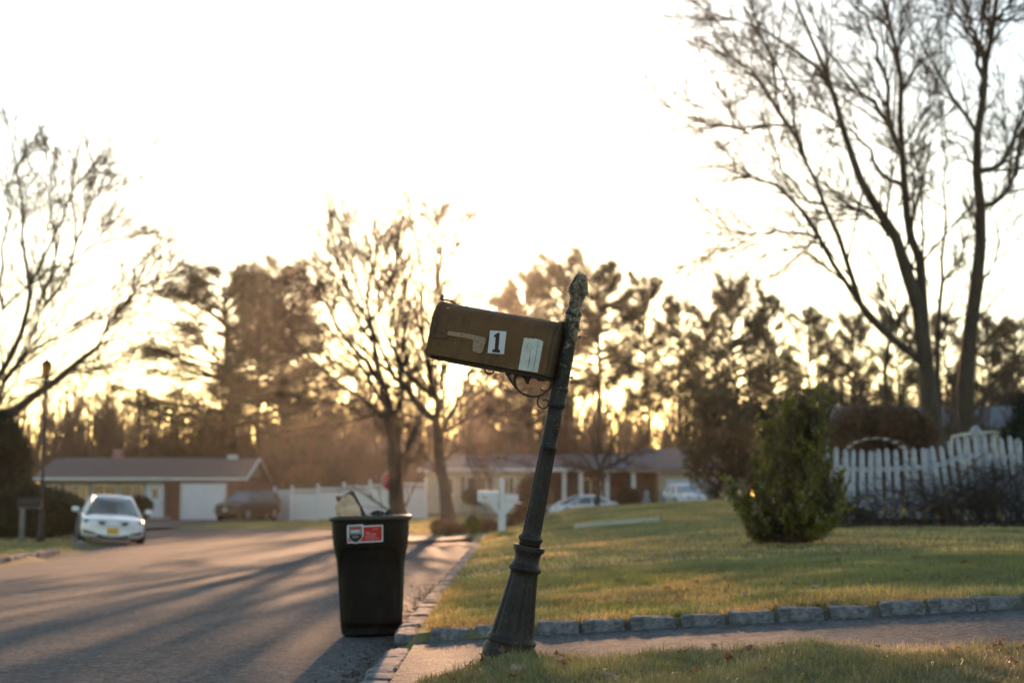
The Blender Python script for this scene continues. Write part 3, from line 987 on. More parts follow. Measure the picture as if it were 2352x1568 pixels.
ORD = ['leftmost', 'second from the left', 'third from the left', 'fourth from the left', 'fifth from the left', 'sixth from the left', 'seventh from the left', 'eighth from the left', 'seventh from the right', 'sixth from the right', 'fifth from the right', 'fourth from the right', 'third from the right', 'second from the right', 'rightmost']
for (px, o), w_ in zip(sorted(PR, key=lambda t: t[0]), ORD): o['label'] = 'dark pine %s in the row of pines behind the long house' % w_


def blob_points(blobs, n, r):
    """points near the surface of a union of ellipsoids (cx,cy,cz,rx,ry,rz)"""
    B = np.array(blobs, float)
    vol = B[:, 3] * B[:, 4] * B[:, 5]
    k = r.choice(len(B), n, p=vol ** .7 / (vol ** .7).sum())
    d = r.normal(size=(n, 3)); d /= np.linalg.norm(d, axis=1, keepdims=True)
    rr = 1 - np.abs(r.normal(size=(n, 1))) * .28
    return B[k, :3] + d * B[k, 3:] * rr


def bush(name, loc, blobs, n, leaf, m, label, cat='bush', seed=1, stems=8, group=None, per=1, spread=.05):
    r = np.random.default_rng(seed)
    root = empty(name, loc, 0, label, cat, group)
    C = blob_points(blobs, n, r)
    C = C[C[:, 2] > .03]
    V, q = leaf_cloud(C, leaf, per, spread, r, elong=.9)
    mesh_np('foliage', V, [q], m, root)
    B = np.array(blobs, float)
    P = []
    for i in range(stems):
        b = B[r.integers(len(B))]
        tgt = b[:3] + r.normal(size=3) * b[3:] * .4
        t = np.linspace(0, 1, 6)[:, None]
        st = np.array([r.normal() * .06, r.normal() * .06, -.05])
        P.append(st * (1 - t) + tgt * t + np.sin(t * 3.1) * r.normal(size=3) * .05)
    P = np.stack(P)
    Rr = np.tile(np.linspace(.02, .008, 6), (stems, 1)) * max(1, B[:, 5].max())
    a = Acc(); a.add(*tubes(P, Rr, 5)); a.build('stem', M_bark, root)
    return root


# ------------------------------------------------------------------ the evergreen shrub on the lawn
def shrub_main():
    r = np.random.default_rng(5)
    Y = 16.8
    c = at(1815, 1130, Y); g = gz(c[0], Y)
    root = empty('evergreen_shrub', (c[0], Y, g), 0, 'vase-shaped dark green evergreen shrub on the lawn left of the picket fence', 'shrub')

    def P2(px, py, dy=0): return at(px, py, Y) - np.array([c[0], Y, g]) + np.array([0, dy, 0])
    ends = [(1755, 960), (1760, 1000), (1790, 930), (1810, 905), (1850, 915), (1880, 900), (1875, 960), (1840, 950), (1735, 1040), (1740, 1080), (1700, 1125), (1672, 1108), (1700, 1160), (1720, 1190), (1750, 1220),
            (1800, 1010), (1830, 1020), (1860, 1050), (1890, 1060), (1925, 1075), (1915, 1110), (1930, 1140), (1905, 1170), (1880, 1200), (1850, 1215), (1800, 1080), (1780, 1130), (1830, 1120), (1870, 1140), (1800, 1180), (1840, 1180), (1770, 1180), (1890, 1010), (1900, 1020)]
    P, tips = [], []
    ends += [e for e in ends if e[1] < 1000] * 2
    for e in ends:
        for k in range(5):
            dy = r.normal() * .30
            tgt = P2(e[0] + r.normal() * 8, e[1] + r.normal() * 8, dy * (1.0 if e[1] > 980 else .5))
            st = P2(1820 + r.normal() * 14, 1245, r.normal() * .06)
            t = np.linspace(0, 1, 9)[:, None]
            mid = st * (1 - t) + tgt * t
            bow = (tgt - st) * np.array([.35, .35, -.12])
            mid = mid + np.sin(t * math.pi) * bow * .5
            ex = r.uniform(.93, 1.07); mid = mid[:1] + (mid - mid[:1]) * ex
            P.append(mid)
    P = np.stack(P)
    Rr = np.tile(np.linspace(.012, .003, 9), (len(P), 1))
    a = Acc(); a.add(*tubes(P, Rr, 4))
    l2 = spawn(P, Rr, 16, 0, absl=.27, ang=(.3, .8), seg=4, up=.5, rmin=.003, t0=.28, r=r)
    a.add(*tubes(*l2, 3))
    a.build('stem', M_bark, root)
    # leaves in pairs along the shoots
    S2 = l2[0]
    n = 21
    t = r.random((len(S2), n)); f = t * 3; i = np.minimum(f.astype(int), 2); u = (f - i)[..., None]
    k = np.arange(len(S2))[:, None]
    base = (S2[k, i] * (1 - u) + S2[k, i + 1] * u).reshape(-1, 3)
    tan = (S2[k, i + 1] - S2[k, i]).reshape(-1, 3); tan /= np.linalg.norm(tan, axis=1, keepdims=True)
    N_ = len(base)
    rnd = r.normal(size=(N_, 3)); side = np.cross(tan, rnd); side /= np.linalg.norm(side, axis=1, keepdims=True)
    d = tan * .6 + side * .8
    w = np.cross(d, tan + r.normal(size=(N_, 3)) * .5); w /= np.linalg.norm(w, axis=1, keepdims=True)
    s = r.uniform(.022, .042, (N_, 1))
    V = np.stack([base, base + d * s * .55 + w * s * .32, base + d * s * 1.15, base + d * s * .55 - w * s * .32], 1).reshape(-1, 3)
    mesh_np('foliage', V, [np.arange(N_ * 4).reshape(-1, 4)], M_shrub, root)


shrub_main()

# ------------------------------------------------------------------ other shrubs and hedges
def bushpx(name, px, py_base, Y, blobs_px, n, leaf, m, label, **kw):
    """blobs in px: (cx, cy, rx, ry[, depth radius m])"""
    c = at(px, 1130, Y); g = gz(c[0], Y)
    B = []
    for b in blobs_px:
        p = at(b[0], b[1], Y)
        rx, rz_ = b[2] * Y / F, b[3] * Y / F
        B.append((p[0] - c[0], 0 if len(b) < 5 else b[4], p[2] - g, rx, max(rx * .8, .3), rz_))
    return bush(name, (c[0], Y, g), B, n, leaf, m, label, **kw)


bushpx('conifer', 15, 1120, 47, [(10, 1090, 62, 120), (0, 1020, 48, 75), (5, 980, 28, 40), (15, 1150, 60, 70)], 26000, .07, M_cedar, 'dark dense conical evergreen at the left edge behind the hedge', cat='tree', seed=21)
bushpx('hedge', 90, 1200, 46, [(60, 1180, 110, 70), (130, 1175, 60, 50), (20, 1200, 60, 40)], 26000, .06, M_hedge, 'large rounded green hedge behind the small black mailbox', cat='hedge', seed=22)
bushpx('hedge', 150, 1200, 50, [(165, 1190, 45, 48), (190, 1200, 30, 38)], 9000, .06, M_hedge, 'lower rounded hedge between the big hedge and the white car', cat='hedge', seed=23)
bushpx('bush', 330, 1170, 86, [(322, 1165, 28, 26)], 5000, .10, M_hedge, 'dark bush by the white door of the left house', seed=24)
bushpx('brown_hedge', 2030, 1000, 31, [(2030, 1010, 125, 85), (1960, 1000, 60, 75), (2090, 1010, 60, 75)], 36000, .035, M_brown, 'rust-brown rounded hedge right behind the picket fence', cat='hedge', seed=25)
bushpx('conifer', 2345, 1000, 27, [(2350, 1010, 50, 55), (2370, 960, 40, 60), (2365, 1080, 55, 70), (2385, 1150, 60, 60)], 16000, .045, M_cedar, 'dark evergreen cut by the right edge of the photo', cat='tree', seed=26)
bushpx('conifer', 1640, 1100, 66, [(1640, 1070, 70, 70), (1600, 1010, 45, 80), (1670, 970, 60, 80), (1620, 920, 35, 50), (1700, 1040, 40, 80)], 9000, .09, M_ced2, 'dark loose cedar to the left of the vase-shaped shrub', cat='tree', seed=27)
bushpx('conifer', 1790, 1100, 62, [(1780, 1080, 70, 60), (1840, 1040, 60, 80)], 7500, .08, M_ced2, 'dark cedar filling the gap behind the vase-shaped shrub', cat='tree', seed=28)
bushpx('bush', 1220, 1190, 40, [(1222, 1150, 42, 62), (1210, 1195, 40, 30)], 9000, .035, M_brown, 'brown leafless-looking bush between the white mailbox and the leaning post', seed=29, stems=20)
bushpx('bush', 955, 1160, 78, [(955, 1140, 26, 22)], 5000, .08, M_hedge, 'clipped green bush between the two street trees', seed=30)
bushpx('bush', 1090, 1150, 90, [(1090, 1140, 30, 18)], 5000, .09, M_hedge, 'dark bush below the window of the long house', seed=31)
bushpx('bush', 1443, 1140, 84, [(1443, 1140, 24, 18)], 5000, .09, M_hedge, 'rounded dark bush before the porch of the long house', seed=32)
bushpx('bush', 1087, 1205, 36, [(1087, 1203, 14, 15)], 2500, .035, M_shrub, 'small green shrub in the bed beside the white mailbox', seed=33)
bushpx('bush', 700, 1120, 95, [(700, 1110, 55, 45)], 8000, .10, M_brown, 'round dark brown bush above the white fence', seed=34, stems=20)
for k, (px, py, rx) in enumerate(((1040, 1218, 26), (1075, 1222, 20), (1120, 1212, 24), (1180, 1212, 26), (1010, 1212, 18))):
    bushpx('dry_plant', px, py, 37 + k * .3, [(px, py, rx, 16)], 1800, .04, M_brown, ['low dry brown plant at the foot of the street tree', 'low dry plant left of the green shrub in the bed', 'low dry plant just left of the white mailbox post', 'low dry plant just right of the white mailbox post', 'low dry plant farthest left in the bed'][k], cat='plant', seed=50 + k, stems=14)

# ------------------------------------------------------------------ grass
def grass(name, X, Y, h, w, label, seed, tuft=0.0, lean=.45, cols=None, sc=(.55, .9), zoff=0):
    r = np.random.default_rng(seed)
    n = len(X)
    Z = ground_z(X, Y) - .004 + zoff
    az = r.uniform(0, 6.283, n)
    d = np.c_[np.cos(az), np.sin(az)] * (r.random((n, 1)) ** 1.2) * lean
    a2 = r.uniform(0, 3.1416, n)
    wv = np.c_[np.cos(a2), np.sin(a2), np.zeros(n)] * (w * r.uniform(.6, 1.2, n))[:, None]
    hh = h * r.uniform(.45, 1.15, n)
    b = np.c_[X, Y, Z]
    m1 = b + np.c_[d * hh[:, None] * .45, hh * .55]
    tp = b + np.c_[d * hh[:, None] * 1.3, hh * (1 - .35 * np.linalg.norm(d, axis=1))]
    V = np.stack([b - wv, b + wv, m1 + wv * .75, m1 - wv * .75, tp], 1).reshape(-1, 3)
    i = np.arange(n)[:, None] * 5
    q = i + np.array([[0, 1, 2, 3]]); t = i + np.array([[3, 2, 4]])
    # colour: patches of green among straw
    def pn(s, ph):
        return .5 + .25 * np.sin(X * s + ph + 1.7 * np.sin(Y * s * .7 + ph)) + .25 * np.sin(Y * s * 1.1 - ph + 1.3 * np.sin(X * s * .9))
    p = .35 * pn(.55, 1.2) + .35 * pn(1.9, .3) + .3 * pn(6.5, 2.2)
    g = np.clip((p - .46) * 6 + .42 + r.normal(size=n) * .22, 0, 1)[:, None]
    G = np.array([.20, .22, .032]); S_ = np.array([.56, .40, .11]); B_ = np.array([.18, .11, .05])
    if cols: G, S_, B_ = [np.array(c) for c in cols]
    c = G * g + S_ * (1 - g)
    k = (r.random(n) < .12)[:, None]
    c = np.where(k, B_, c) * r.uniform(.65, 1.25, (n, 1)) * (.7 + .6 * np.array(pn(2.7, .9)))[:, None]
    c4 = np.repeat(np.c_[c, np.ones(n)], 5, 0)
    o = mesh_np(name, V, [q, t], M_grass, None, attr=c4)
    return tag(o, label, 'grass', kind='stuff')


def scatter(x0, x1, y0, y1, n, r, clump=0, cs=.02):
    if clump:
        m = n // clump
        cx, cy = r.uniform(x0, x1, m), r.uniform(y0, y1, m)
        X = np.repeat(cx, clump) + r.normal(size=m * clump) * cs; Y = np.repeat(cy, clump) + r.normal(size=m * clump) * cs
    else:
        X, Y = r.uniform(x0, x1, n), r.uniform(y0, y1, n)
    return X, Y


def frustum(X, Y, m=.5): return np.abs(X) < Y * .372 + m


r_ = np.random.default_rng(99)
X, Y = scatter(-.6, 2.6, 3.6, 6.15, 95000, r_)
k = (Y < edge_near(X) - .02 + .05 * np.sin(X * 13) + .03 * np.sin(X * 31)) & frustum(X, Y, .3) & (X > -.57)
X1, Y1 = X[k], Y[k]
X, Y = scatter(-.6, 2.6, 3.6, 6.15, 30000, r_, 22, .022)
k = (Y < edge_near(X) + .03) & frustum(X, Y, .3) & (X > -.58)
grass('grass', X1, Y1, .028, .0011, 'short winter grass of green and straw blades on the near lawn', 1, lean=1.25, cols=((.21, .19, .05), (.50, .37, .19), (.25, .16, .09)))
grass('grass', X[k], Y[k], .050, .0011, 'taller grass tufts standing up in the near lawn', 2, lean=.95, cols=((.19, .19, .045), (.52, .39, .20), (.27, .18, .09)))
X, Y = scatter(-.57, 6.2, 8.62, 14, 150000, r_)
k = (Y > kerb_y(X) + .16) & frustum(X, Y, .4)
# bare trodden strip beside the driveway kerb
bare = np.exp(-((Y - 8.8 - .15 * np.sin(X * 2)) / .28) ** 2) * np.clip(1.3 - X * .35, 0, 1)
k &= r_.random(len(X)) > bare * .93
grass('grass', X[k], Y[k], .032, .0018, 'mown lawn beyond the driveway kerb', 3, lean=.9)
X, Y = scatter(-.57, 6.2, 8.9, 13, 36000, r_, 40, .06)
k = (Y > kerb_y(X) + .2) & frustum(X, Y, .4)
grass('grass', X[k], Y[k], .06, .002, 'denser green tufts near the driveway kerb', 4, lean=.7)
X, Y = scatter(-.5, 5.6, 0, 1, 5200, r_, 13, .02)
Y = kerb_y(X) + .135 + .07 * Y
grass('grass', X, Y, .075, .0018, 'ragged longer grass hanging over the driveway kerb stones', 14, lean=1.0)
X, Y = scatter(-.57, 16, 14, 42, 210000, r_)
k = frustum(X, Y, .8)
grass('grass', X[k], Y[k], .042, .006, 'sunlit lawn rising to the crest before the cars', 5, lean=.8)
X, Y = scatter(-24, -.8, 22, 84, 150000, r_)
k = frustum(X, Y, 1.0) & ~in_poly(X, Y, POLY) & ~((X < -15.3) & (Y > 57) & (X > -24.2)) & ~((X > -4) & (Y > 32.2) & (Y < 37))
grass('grass', X[k], Y[k], .05, .010, 'grass verges along the far road', 6, lean=.7)

# weeds sprouting at the driveway edge
def weed(px, py, Y, h, label, seed, n=14):
    r = np.random.default_rng(seed)
    p = at(px, py, Y)
    root_z = gz(p[0], Y)
    P = []
    for i in range(n):
        a = r.uniform(0, 6.28); t = np.linspace(0, 1, 6)
        l = h * r.uniform(.4, 1.1); o = r.uniform(.1, .55)
        P.append(np.c_[math.cos(a) * l * o * t ** 1.6, math.sin(a) * l * o * t ** 1.6, l * t * (1 - .25 * o * t)])
    a = Acc(); a.add(*tubes(np.stack(P), np.tile(np.linspace(.0016, .0005, 6), (n, 1)), 3))
    o = a.build('weed', mat('weed_stem', (.10, .12, .035), .7, .3, 5), None)
    o.location = (p[0], Y, root_z)
    return tag(o, label, 'weed')


weed(1608, 1470, 5.42, .075, 'grey-green weed tuft at the edge of the driveway, middle of the lawn edge', 1)
weed(2075, 1462, 5.42, .10, 'tall thin weed stalks at the driveway edge on the right', 2)
weed(1345, 1478, 5.36, .04, 'low dense green tuft right of the leaning post', 3, 40)

# fallen leaves
def leaf_mesh(seed, s):
    r = random.Random(seed)
    m = MB()
    n = 9; P = [(0, 0, .004)]; 
    for i in range(n):
        a = 6.283 * i / n
        rad = s * (.80 + .20 * (i % 2)) * r.uniform(.65, 1.15)
        P.append((rad * math.cos(a), rad * .7 * math.sin(a), r.uniform(0, s * .6)))
    Fs = [(0, 1 + i, 1 + (i + 1) % n) for i in range(n)]
    P.append((-s * 1.7, 0, .01)); P.append((-s * .9, .001, .004)); Fs.append((0, len(P) - 1, len(P) - 2))
    m.add(P, Fs)
    return m


leaf_protos = []
for s in range(4):
    o = leaf_mesh(s, .022).build('fallen_leaf', M_dead if s % 2 else M_deadp, None)
    leaf_protos.append(o)
LG, LL = 'dead leaves lying in the grass', 'small curled dead leaf lying in the grass'
lr = random.Random(3)
for o in leaf_protos: tag(o, LL, 'leaf', LG)
count = 0
for i in range(150):
    if i < 62: x, y = lr.uniform(-.45, 2.0), lr.uniform(3.9, 5.5)
    elif i < 115: x, y = lr.uniform(-.4, 4.5), lr.uniform(8.8, 13)
    else: x, y = lr.uniform(-.3, 6), lr.uniform(13, 22)
    if i < 62 and y > edge_near(x) + .1: continue
    if abs(x) > y * .37: continue
    o = leaf_protos[count] if count < 4 else leaf_protos[count % 4].copy()
    if count >= 4: COL.objects.link(o)
    o.location = (x, y, gz(x, y) + (.016 if i < 62 else .02))
    sc_ = lr.uniform(.6, 1.25) * (1 if i < 62 else 1.5)
    o.scale = (sc_, sc_, sc_)
    o.rotation_euler = (lr.uniform(-.6, .6), lr.uniform(-.6, .6), lr.uniform(0, 6.28))
    count += 1
for px, Y, s, k, lab in ((1400, 4.35, 1.5, 0, 'pale cream dead leaf lying flat in the near grass, right of the post foot'), (1282, 5.05, 1.5, 1, 'orange sunlit dead leaf close to the foot of the leaning post'),
                         (1110, 5.1, 1.7, 0, 'pale torn dead leaf just left of the leaning post'), (2290, 5.0, 1.4, 1, 'dark curled dead leaf at the right end of the near grass'), (2220, 11.5, 2.4, 1, 'large dark dead leaf on the sunny lawn at the right')):
    p = at(px, 1400, Y)
    o = leaf_protos[k].copy(); COL.objects.link(o)
    o.location = (p[0], Y, gz(p[0], Y) + .02); o.scale = (s,) * 3; o.rotation_euler = (.5, .25, lr.uniform(0, 6)); o['label'] = lab
    if 'group' in o: del o['group']

# gravel and litter in the gutter
rr_ = np.random.default_rng(8)
C = np.c_[rr_.uniform(-1.25, -.74, 1100) , rr_.uniform(5.8, 16, 1100), np.zeros(1100)]
C[:, 0] = -.74 - np.abs(rr_.normal(size=1100)) * .12
C[:, 2] = road_z(C[:, 0], C[:, 1]) + .004
V, q = leaf_cloud(C, .012, 2, .008, rr_, elong=.8, flat=.3)
V[:, 2] = np.maximum(V[:, 2], road_z(V[:, 0], V[:, 1]) + .001)
tag(mesh_np('debris', V, [q], mat('gutter_debris', (.10, .07, .05), .9, .5, 30)), 'leaf crumbs and grit gathered along the kerb', 'debris', kind='stuff')

# ------------------------------------------------------------------ the leaning mailbox
TL = R(11.0)
base = at(1172, 1481, 5.27)
PXM = F / 5.27 * 1.0


def lp(px, py):
    """picture point in the plane of the post -> local x, z of the post (metres)"""
    dx, dy = px - 1172.0, 1490.0 - py
    return ((dx * math.cos(TL) - dy * math.sin(TL)) / PXM, (dx * math.sin(TL) + dy * math.cos(TL)) / PXM)


def z6(x, y): return lp(955.5 + x * .1875, 661.5 + y * .1875)


MBX = empty('mailbox', tuple(base), 0, 'leaning cast iron post carrying a rust-stained mailbox in flare-warmed brown, marked 1', 'mailbox', rot=(R(2.5), TL, 0))


def cast_iron(name, lichen):
    m = bpy.data.materials.new(name); m.use_nodes = True
    nt = m.node_tree; N = nt.nodes; L = nt.links; b = N['Principled BSDF']
    b.inputs['Roughness'].default_value = .55; b.inputs['Specular IOR Level'].default_value = .3
    tc = N.new('ShaderNodeTexCoord')

    def noise(s, d=6, r=.65):
        n = N.new('ShaderNodeTexNoise'); n.inputs['Scale'].default_value = s; n.inputs['Detail'].default_value = d; n.inputs['Roughness'].default_value = r
        L.new(tc.outputs['Object'], n.inputs['Vector']); return n.outputs['Fac']
    def mr(v, a, c, lo=0, hi=1):
        r = N.new('ShaderNodeMapRange'); r.inputs['From Min'].default_value = a; r.inputs['From Max'].default_value = c; r.inputs['To Min'].default_value = lo; r.inputs['To Max'].default_value = hi
        L.new(v, r.inputs[0]); return r.outputs[0]
    def mix(f, a, c):
        x = N.new('ShaderNodeMix'); x.data_type = 'RGBA'; L.new(f, x.inputs['Factor'])
        for s_, k_ in ((a, 'A'), (c, 'B')):
            if isinstance(s_, tuple): x.inputs[k_].default_value = (*s_, 1)
            else: L.new(s_, x.inputs[k_])
        return x.outputs['Result']
    c = mix(mr(noise(9), .35, .65), (.0125, .0095, .009), (.030, .0235, .022))
    c = mix(mr(noise(30), .62, .72), c, (.10, .05, .03))
    c = mix(mr(noise(140, 2), .66, .75), c, (.16, .15, .14))
    if lichen:
        sp = N.new('ShaderNodeSeparateXYZ'); L.new(tc.outputs['Object'], sp.inputs[0])
        hgt = mr(sp.outputs['Z'], lichen[0], lichen[1], -.20, .10)
        ad = N.new('ShaderNodeMath'); ad.operation = 'ADD'; L.new(noise(38, 8, .75), ad.inputs[0]); L.new(hgt, ad.inputs[1])
        sx = mr(sp.outputs['X'], -.03, .04, -.05, .06)
        ad2 = N.new('ShaderNodeMath'); ad2.operation = 'ADD'; L.new(ad.outputs[0], ad2.inputs[0]); L.new(sx, ad2.inputs[1])
        c = mix(mr(ad2.outputs[0], .52, .60), c, mix(mr(noise(90), .4, .6), (.13, .10, .055), (.25, .21, .15)))
    L.new(c, b.inputs['Base Color'])
    bp = N.new('ShaderNodeBump'); bp.inputs['Strength'].default_value = .5; bp.inputs['Distance'].default_value = .003
    L.new(noise(55, 8, .7), bp.inputs['Height']); L.new(bp.outputs[0], b.inputs['Normal'])
    return m


M_iron = cast_iron('cast_iron', None)
M_ironl = cast_iron('cast_iron_lichen', (.72, 1.35))
M_scroll = mat('scroll_iron', (.018, .015, .012), .6, .3, 30, .3, 90)

prof = [(.100, -.09), (.100, -.01), (.094, .000), (.090, .006), (.094, .014), (.095, .022), (.091, .031), (.085, .035), (.084, .040)]
n0 = len(prof) - 1
prof += [(.084 + (.0525 - .084) * t ** .92, .04 + t * (.278 - .04)) for t in np.linspace(.04, 1, 14)]
n1 = len(prof) - 1
prof += [(.057, .281), (.0615, .286), (.0628, .292), (.0615, .298), (.057, .302), (.0525, .308), (.0485, .318), (.0470, .330), (.0480, .342), (.0515, .352), (.0535, .356)]
m = MB().lathe(prof, 64, flute=.10, nfl=10, fr=(n0 + 1, n1 - 1))
b_ = m.build('base', M_iron, MBX, smooth=True)
m = MB().lathe([(.0535, .3565), (.0592, .358), (.0598, .3625), (.0598, .373), (.0590, .377), (.052, .378)], 48)
f_ = m.build('flange', M_iron, MBX, smooth=False)
prof = [(.040, .374), (.0405, .390), (.0425, .395), (.0462, .399), (.0475, .4045), (.0462, .410), (.0415, .414), (.0375, .420), (.0365, .425)]
n0 = len(prof)
prof += [(.0365 + (.0315 - .0365) * t, .43 + t * (.75 - .43)) for t in np.linspace(0, 1, 12)]
n1 = len(prof) - 1
prof += [(.0328, .752), (.0328, .758), (.0312, .760)]
prof += [(.0312, .80), (.0308, .86), (.0305, .905)]
m = MB().lathe(prof, 60, flute=.13, nfl=10, fr=(n0, n1))
m.build('shaft', M_iron, MBX, smooth=True)
prof = [(.0308, .905), (.033, .909), (.0370, .914), (.0378, .921), (.036, .928), (.0335, .932), (.0330, .965), (.0335, .972), (.0352, .977), (.0352, .983), (.0330, .987), (.0308, .99)]
MB().lathe(prof, 44).build('collar', M_ironl, MBX, smooth=True)
prof = [(.0308, .990)] + [(.0306 - .0012 * t, .99 + t * (1.262 - .99)) for t in np.linspace(.02, 1, 16)]
MB().lathe(prof, 44).build('upper_post', M_ironl, MBX, smooth=True)
# finial
prof = [(.0295, 1.262), (.0325, 1.266), (.0338, 1.272), (.0322, 1.279), (.0275, 1.286), (.0245, 1.295), (.0240, 1.301), (.0270, 1.306), (.0275, 1.312), (.0255, 1.317), (.0250, 1.322), (.0290, 1.334), (.0335, 1.348), (.0352, 1.358), (.0345, 1.364), (.030, 1.368)]
fin = MB().lathe(prof, 44).build('finial', M_ironl, MBX, smooth=True)
# pine cone: lattice of raised scales
P, Fs = [], []
nz_, na = 34, 56
for i in range(nz_):
    t = i / (nz_ - 1)
    z = 1.360 + t * .068
    env = .0335 * math.sqrt(max(0, 1 - max(0, (t - .12) / .88) ** 2.1)) + .0008
    for j in range(na):
        a = 2 * math.pi * j / na
        g1 = math.cos(6 * a + t * 11); g2 = math.cos(6 * a - t * 11)
        d = -.0055 * (max(0, g1) ** 6 + max(0, g2) ** 6) * min(1, env / .02)
        P.append(((env + d) * math.cos(a), (env + d) * math.sin(a), z))
for i in range(nz_ - 1):
    for j in range(na):
        Fs.append((i * na + j, i * na + (j + 1) % na, (i + 1) * na + (j + 1) % na, (i + 1) * na + j))
Fs.append(tuple((nz_ - 1) * na + j for j in range(na)))
MB().add(P, Fs).build('pine_cone', M_ironl, fin, smooth=True)
# acanthus lips round the cup
m = MB()
for k in range(4):
    a = k * math.pi / 2 + .35
    for s in range(7):
        u = (s - 3) / 3
        aa = a + u * .62
        z = 1.366 - .018 * u * u + .004
        m.bar((.0335 * math.cos(aa), .0335 * math.sin(aa), z - .004), (.0372 * math.cos(aa), .0372 * math.sin(aa), z + .001), .0036, 7, .0032)
    m.lathe([(.0005, -.006), (.005, -.004), (.0062, 0), (.005, .004), (.0005, .006)], 10, (.0385 * math.cos(a + .78), .0385 * math.sin(a + .78), 1.353))
m.build('leaf_cup', M_ironl, fin, smooth=True)
for z in (1.187, 1.030):
    x0 = .029
    MB().bar((x0, 0, z), (x0 + .006, 0, z), .0035, 8).bar((x0 + .006, 0, z), (x0 + .013, 0, z), .0068, 6).build('bolt', M_scroll, MBX)

# the box: yawed so that its far end is deeper
MBX.scale = (.97, .97, .97)
YAW = R(14)
M_box = mat('mailbox_flare_brown', (.095, .043, .012), .5, .2, 7, .25, 120, spec=.3, col2=(.135, .062, .016), mixr=(.3, .7))  # dark paint browned so its colour carries the warm lens flare
def weather(m, stain, lo, hi, scale, stretch, dent=0.0, amount=.7):
    nt = m.node_tree; N = nt.nodes; L = nt.links; b = N['Principled BSDF']
    tc = N.new('ShaderNodeTexCoord'); mp = N.new('ShaderNodeMapping'); mp.inputs['Scale'].default_value = stretch
    L.new(tc.outputs['Object'], mp.inputs[0])
    n = N.new('ShaderNodeTexNoise'); n.inputs['Scale'].default_value = scale; n.inputs['Detail'].default_value = 8; n.inputs['Roughness'].default_value = .72
    L.new(mp.outputs[0], n.inputs['Vector'])
    r = N.new('ShaderNodeMapRange'); r.inputs['From Min'].default_value = lo; r.inputs['From Max'].default_value = hi; r.inputs['To Max'].default_value = amount
    L.new(n.outputs['Fac'], r.inputs[0])
    x = N.new('ShaderNodeMix'); x.data_type = 'RGBA'
    src = b.inputs['Base Color'].links[0].from_socket
    L.new(r.outputs[0], x.inputs['Factor']); L.new(src, x.inputs['A']); x.inputs['B'].default_value = (*stain, 1)
    L.new(x.outputs['Result'], b.inputs['Base Color'])
    if dent:
        d = N.new('ShaderNodeTexNoise'); d.inputs['Scale'].default_value = 9; d.inputs['Detail'].default_value = 1
        L.new(tc.outputs['Object'], d.inputs['Vector'])
        bp = N.new('ShaderNodeBump'); bp.inputs['Strength'].default_value = 1; bp.inputs['Distance'].default_value = dent
        L.new(d.outputs['Fac'], bp.inputs['Height'])
        if b.inputs['Normal'].links: L.new(b.inputs['Normal'].links[0].from_socket, bp.inputs['Normal'])
        L.new(bp.outputs[0], b.inputs['Normal'])


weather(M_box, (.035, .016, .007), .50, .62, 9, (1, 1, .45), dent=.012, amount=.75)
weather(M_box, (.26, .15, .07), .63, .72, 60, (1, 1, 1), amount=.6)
M_boxd = mat('mailbox_dark_rim', (.05, .030, .014), .55, .3, 30, .3)
BX = empty('box', (-.033, -.012, 1.016)); BX.parent = MBX
BX.rotation_euler = (0, 0, -YAW)
BL = .462 / math.cos(YAW)
BW, BH = .165, .212


def arch(w, h, rr_=.0825, n=20, grow=0.0):
    """outline of the box end in (y,z): flat bottom, straight sides, round top"""
    hw = w / 2 + grow; zt = h - w / 2
    pts = [(-hw, -grow), (hw, -grow)]
    for i in range(n + 1):
        a = math.pi * i / n
        pts.append((hw * math.cos(a), zt + (w / 2 + grow) * math.sin(a)))
    return pts


def shell(m, x0, x1, pts, pts2=None):
    n = len(pts); pts2 = pts2 or pts
    P = [(x0, p[0], p[1]) for p in pts] + [(x1, p[0], p[1]) for p in pts2]
    Fs = [(i, (i + 1) % n, (i + 1) % n + n, i + n) for i in range(n)] + [tuple(range(n - 1, -1, -1)), tuple(range(n, 2 * n))]
    return m.add(P, Fs)


A = arch(BW, BH)
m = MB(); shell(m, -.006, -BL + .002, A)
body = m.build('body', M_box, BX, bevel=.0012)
for p_ in body.data.polygons: p_.use_smooth = len(p_.vertices) == 4 and abs(p_.normal.z) < .999 and p_.center.z > BH - BW / 2
m = MB(); shell(m, .004, -.010, arch(BW, BH, grow=.0045)); m.build('back_rim', M_boxd, BX, bevel=.003)
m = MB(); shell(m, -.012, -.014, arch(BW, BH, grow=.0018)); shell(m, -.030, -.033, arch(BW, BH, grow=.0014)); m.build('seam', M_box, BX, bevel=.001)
# door at the far end, hinged at the bottom, with pull tab
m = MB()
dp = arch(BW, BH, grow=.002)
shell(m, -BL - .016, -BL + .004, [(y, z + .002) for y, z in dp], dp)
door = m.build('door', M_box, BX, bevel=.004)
tab = MB()
tab.strap([(-BL - .017, BH + .030), (-BL - .0185, BH + .012), (-BL - .017, BH + .0065), (-BL - .008, BH + .0095), (-BL + .004, BH + .0105), (-BL + .022, BH + .0095), (-BL + .036, BH + .004), (-BL + .044, BH + .0005)], [.004, .0045, .006, .005, .005, .0065, .006, .003], .030)
tab.build('pull_tab', M_boxd, door, bevel=.001)
m = MB().prism([(-BL - .014, .004), (-BL + .016, .004), (-BL + .004, -.012), (-BL - .004, -.012)], -BW / 2 - .001, BW / 2)
m.build('hinge_flap', M_boxd, door)
# flag
yf = -BW / 2


def side_pts(l):
    """zoom6 points -> x,z in the frame of the box side"""
    out = []
    for x, y in l:
        X_, Z_ = z6(x, y)
        out.append(((X_ + .033) / math.cos(YAW), Z_ - 1.016))
    return out


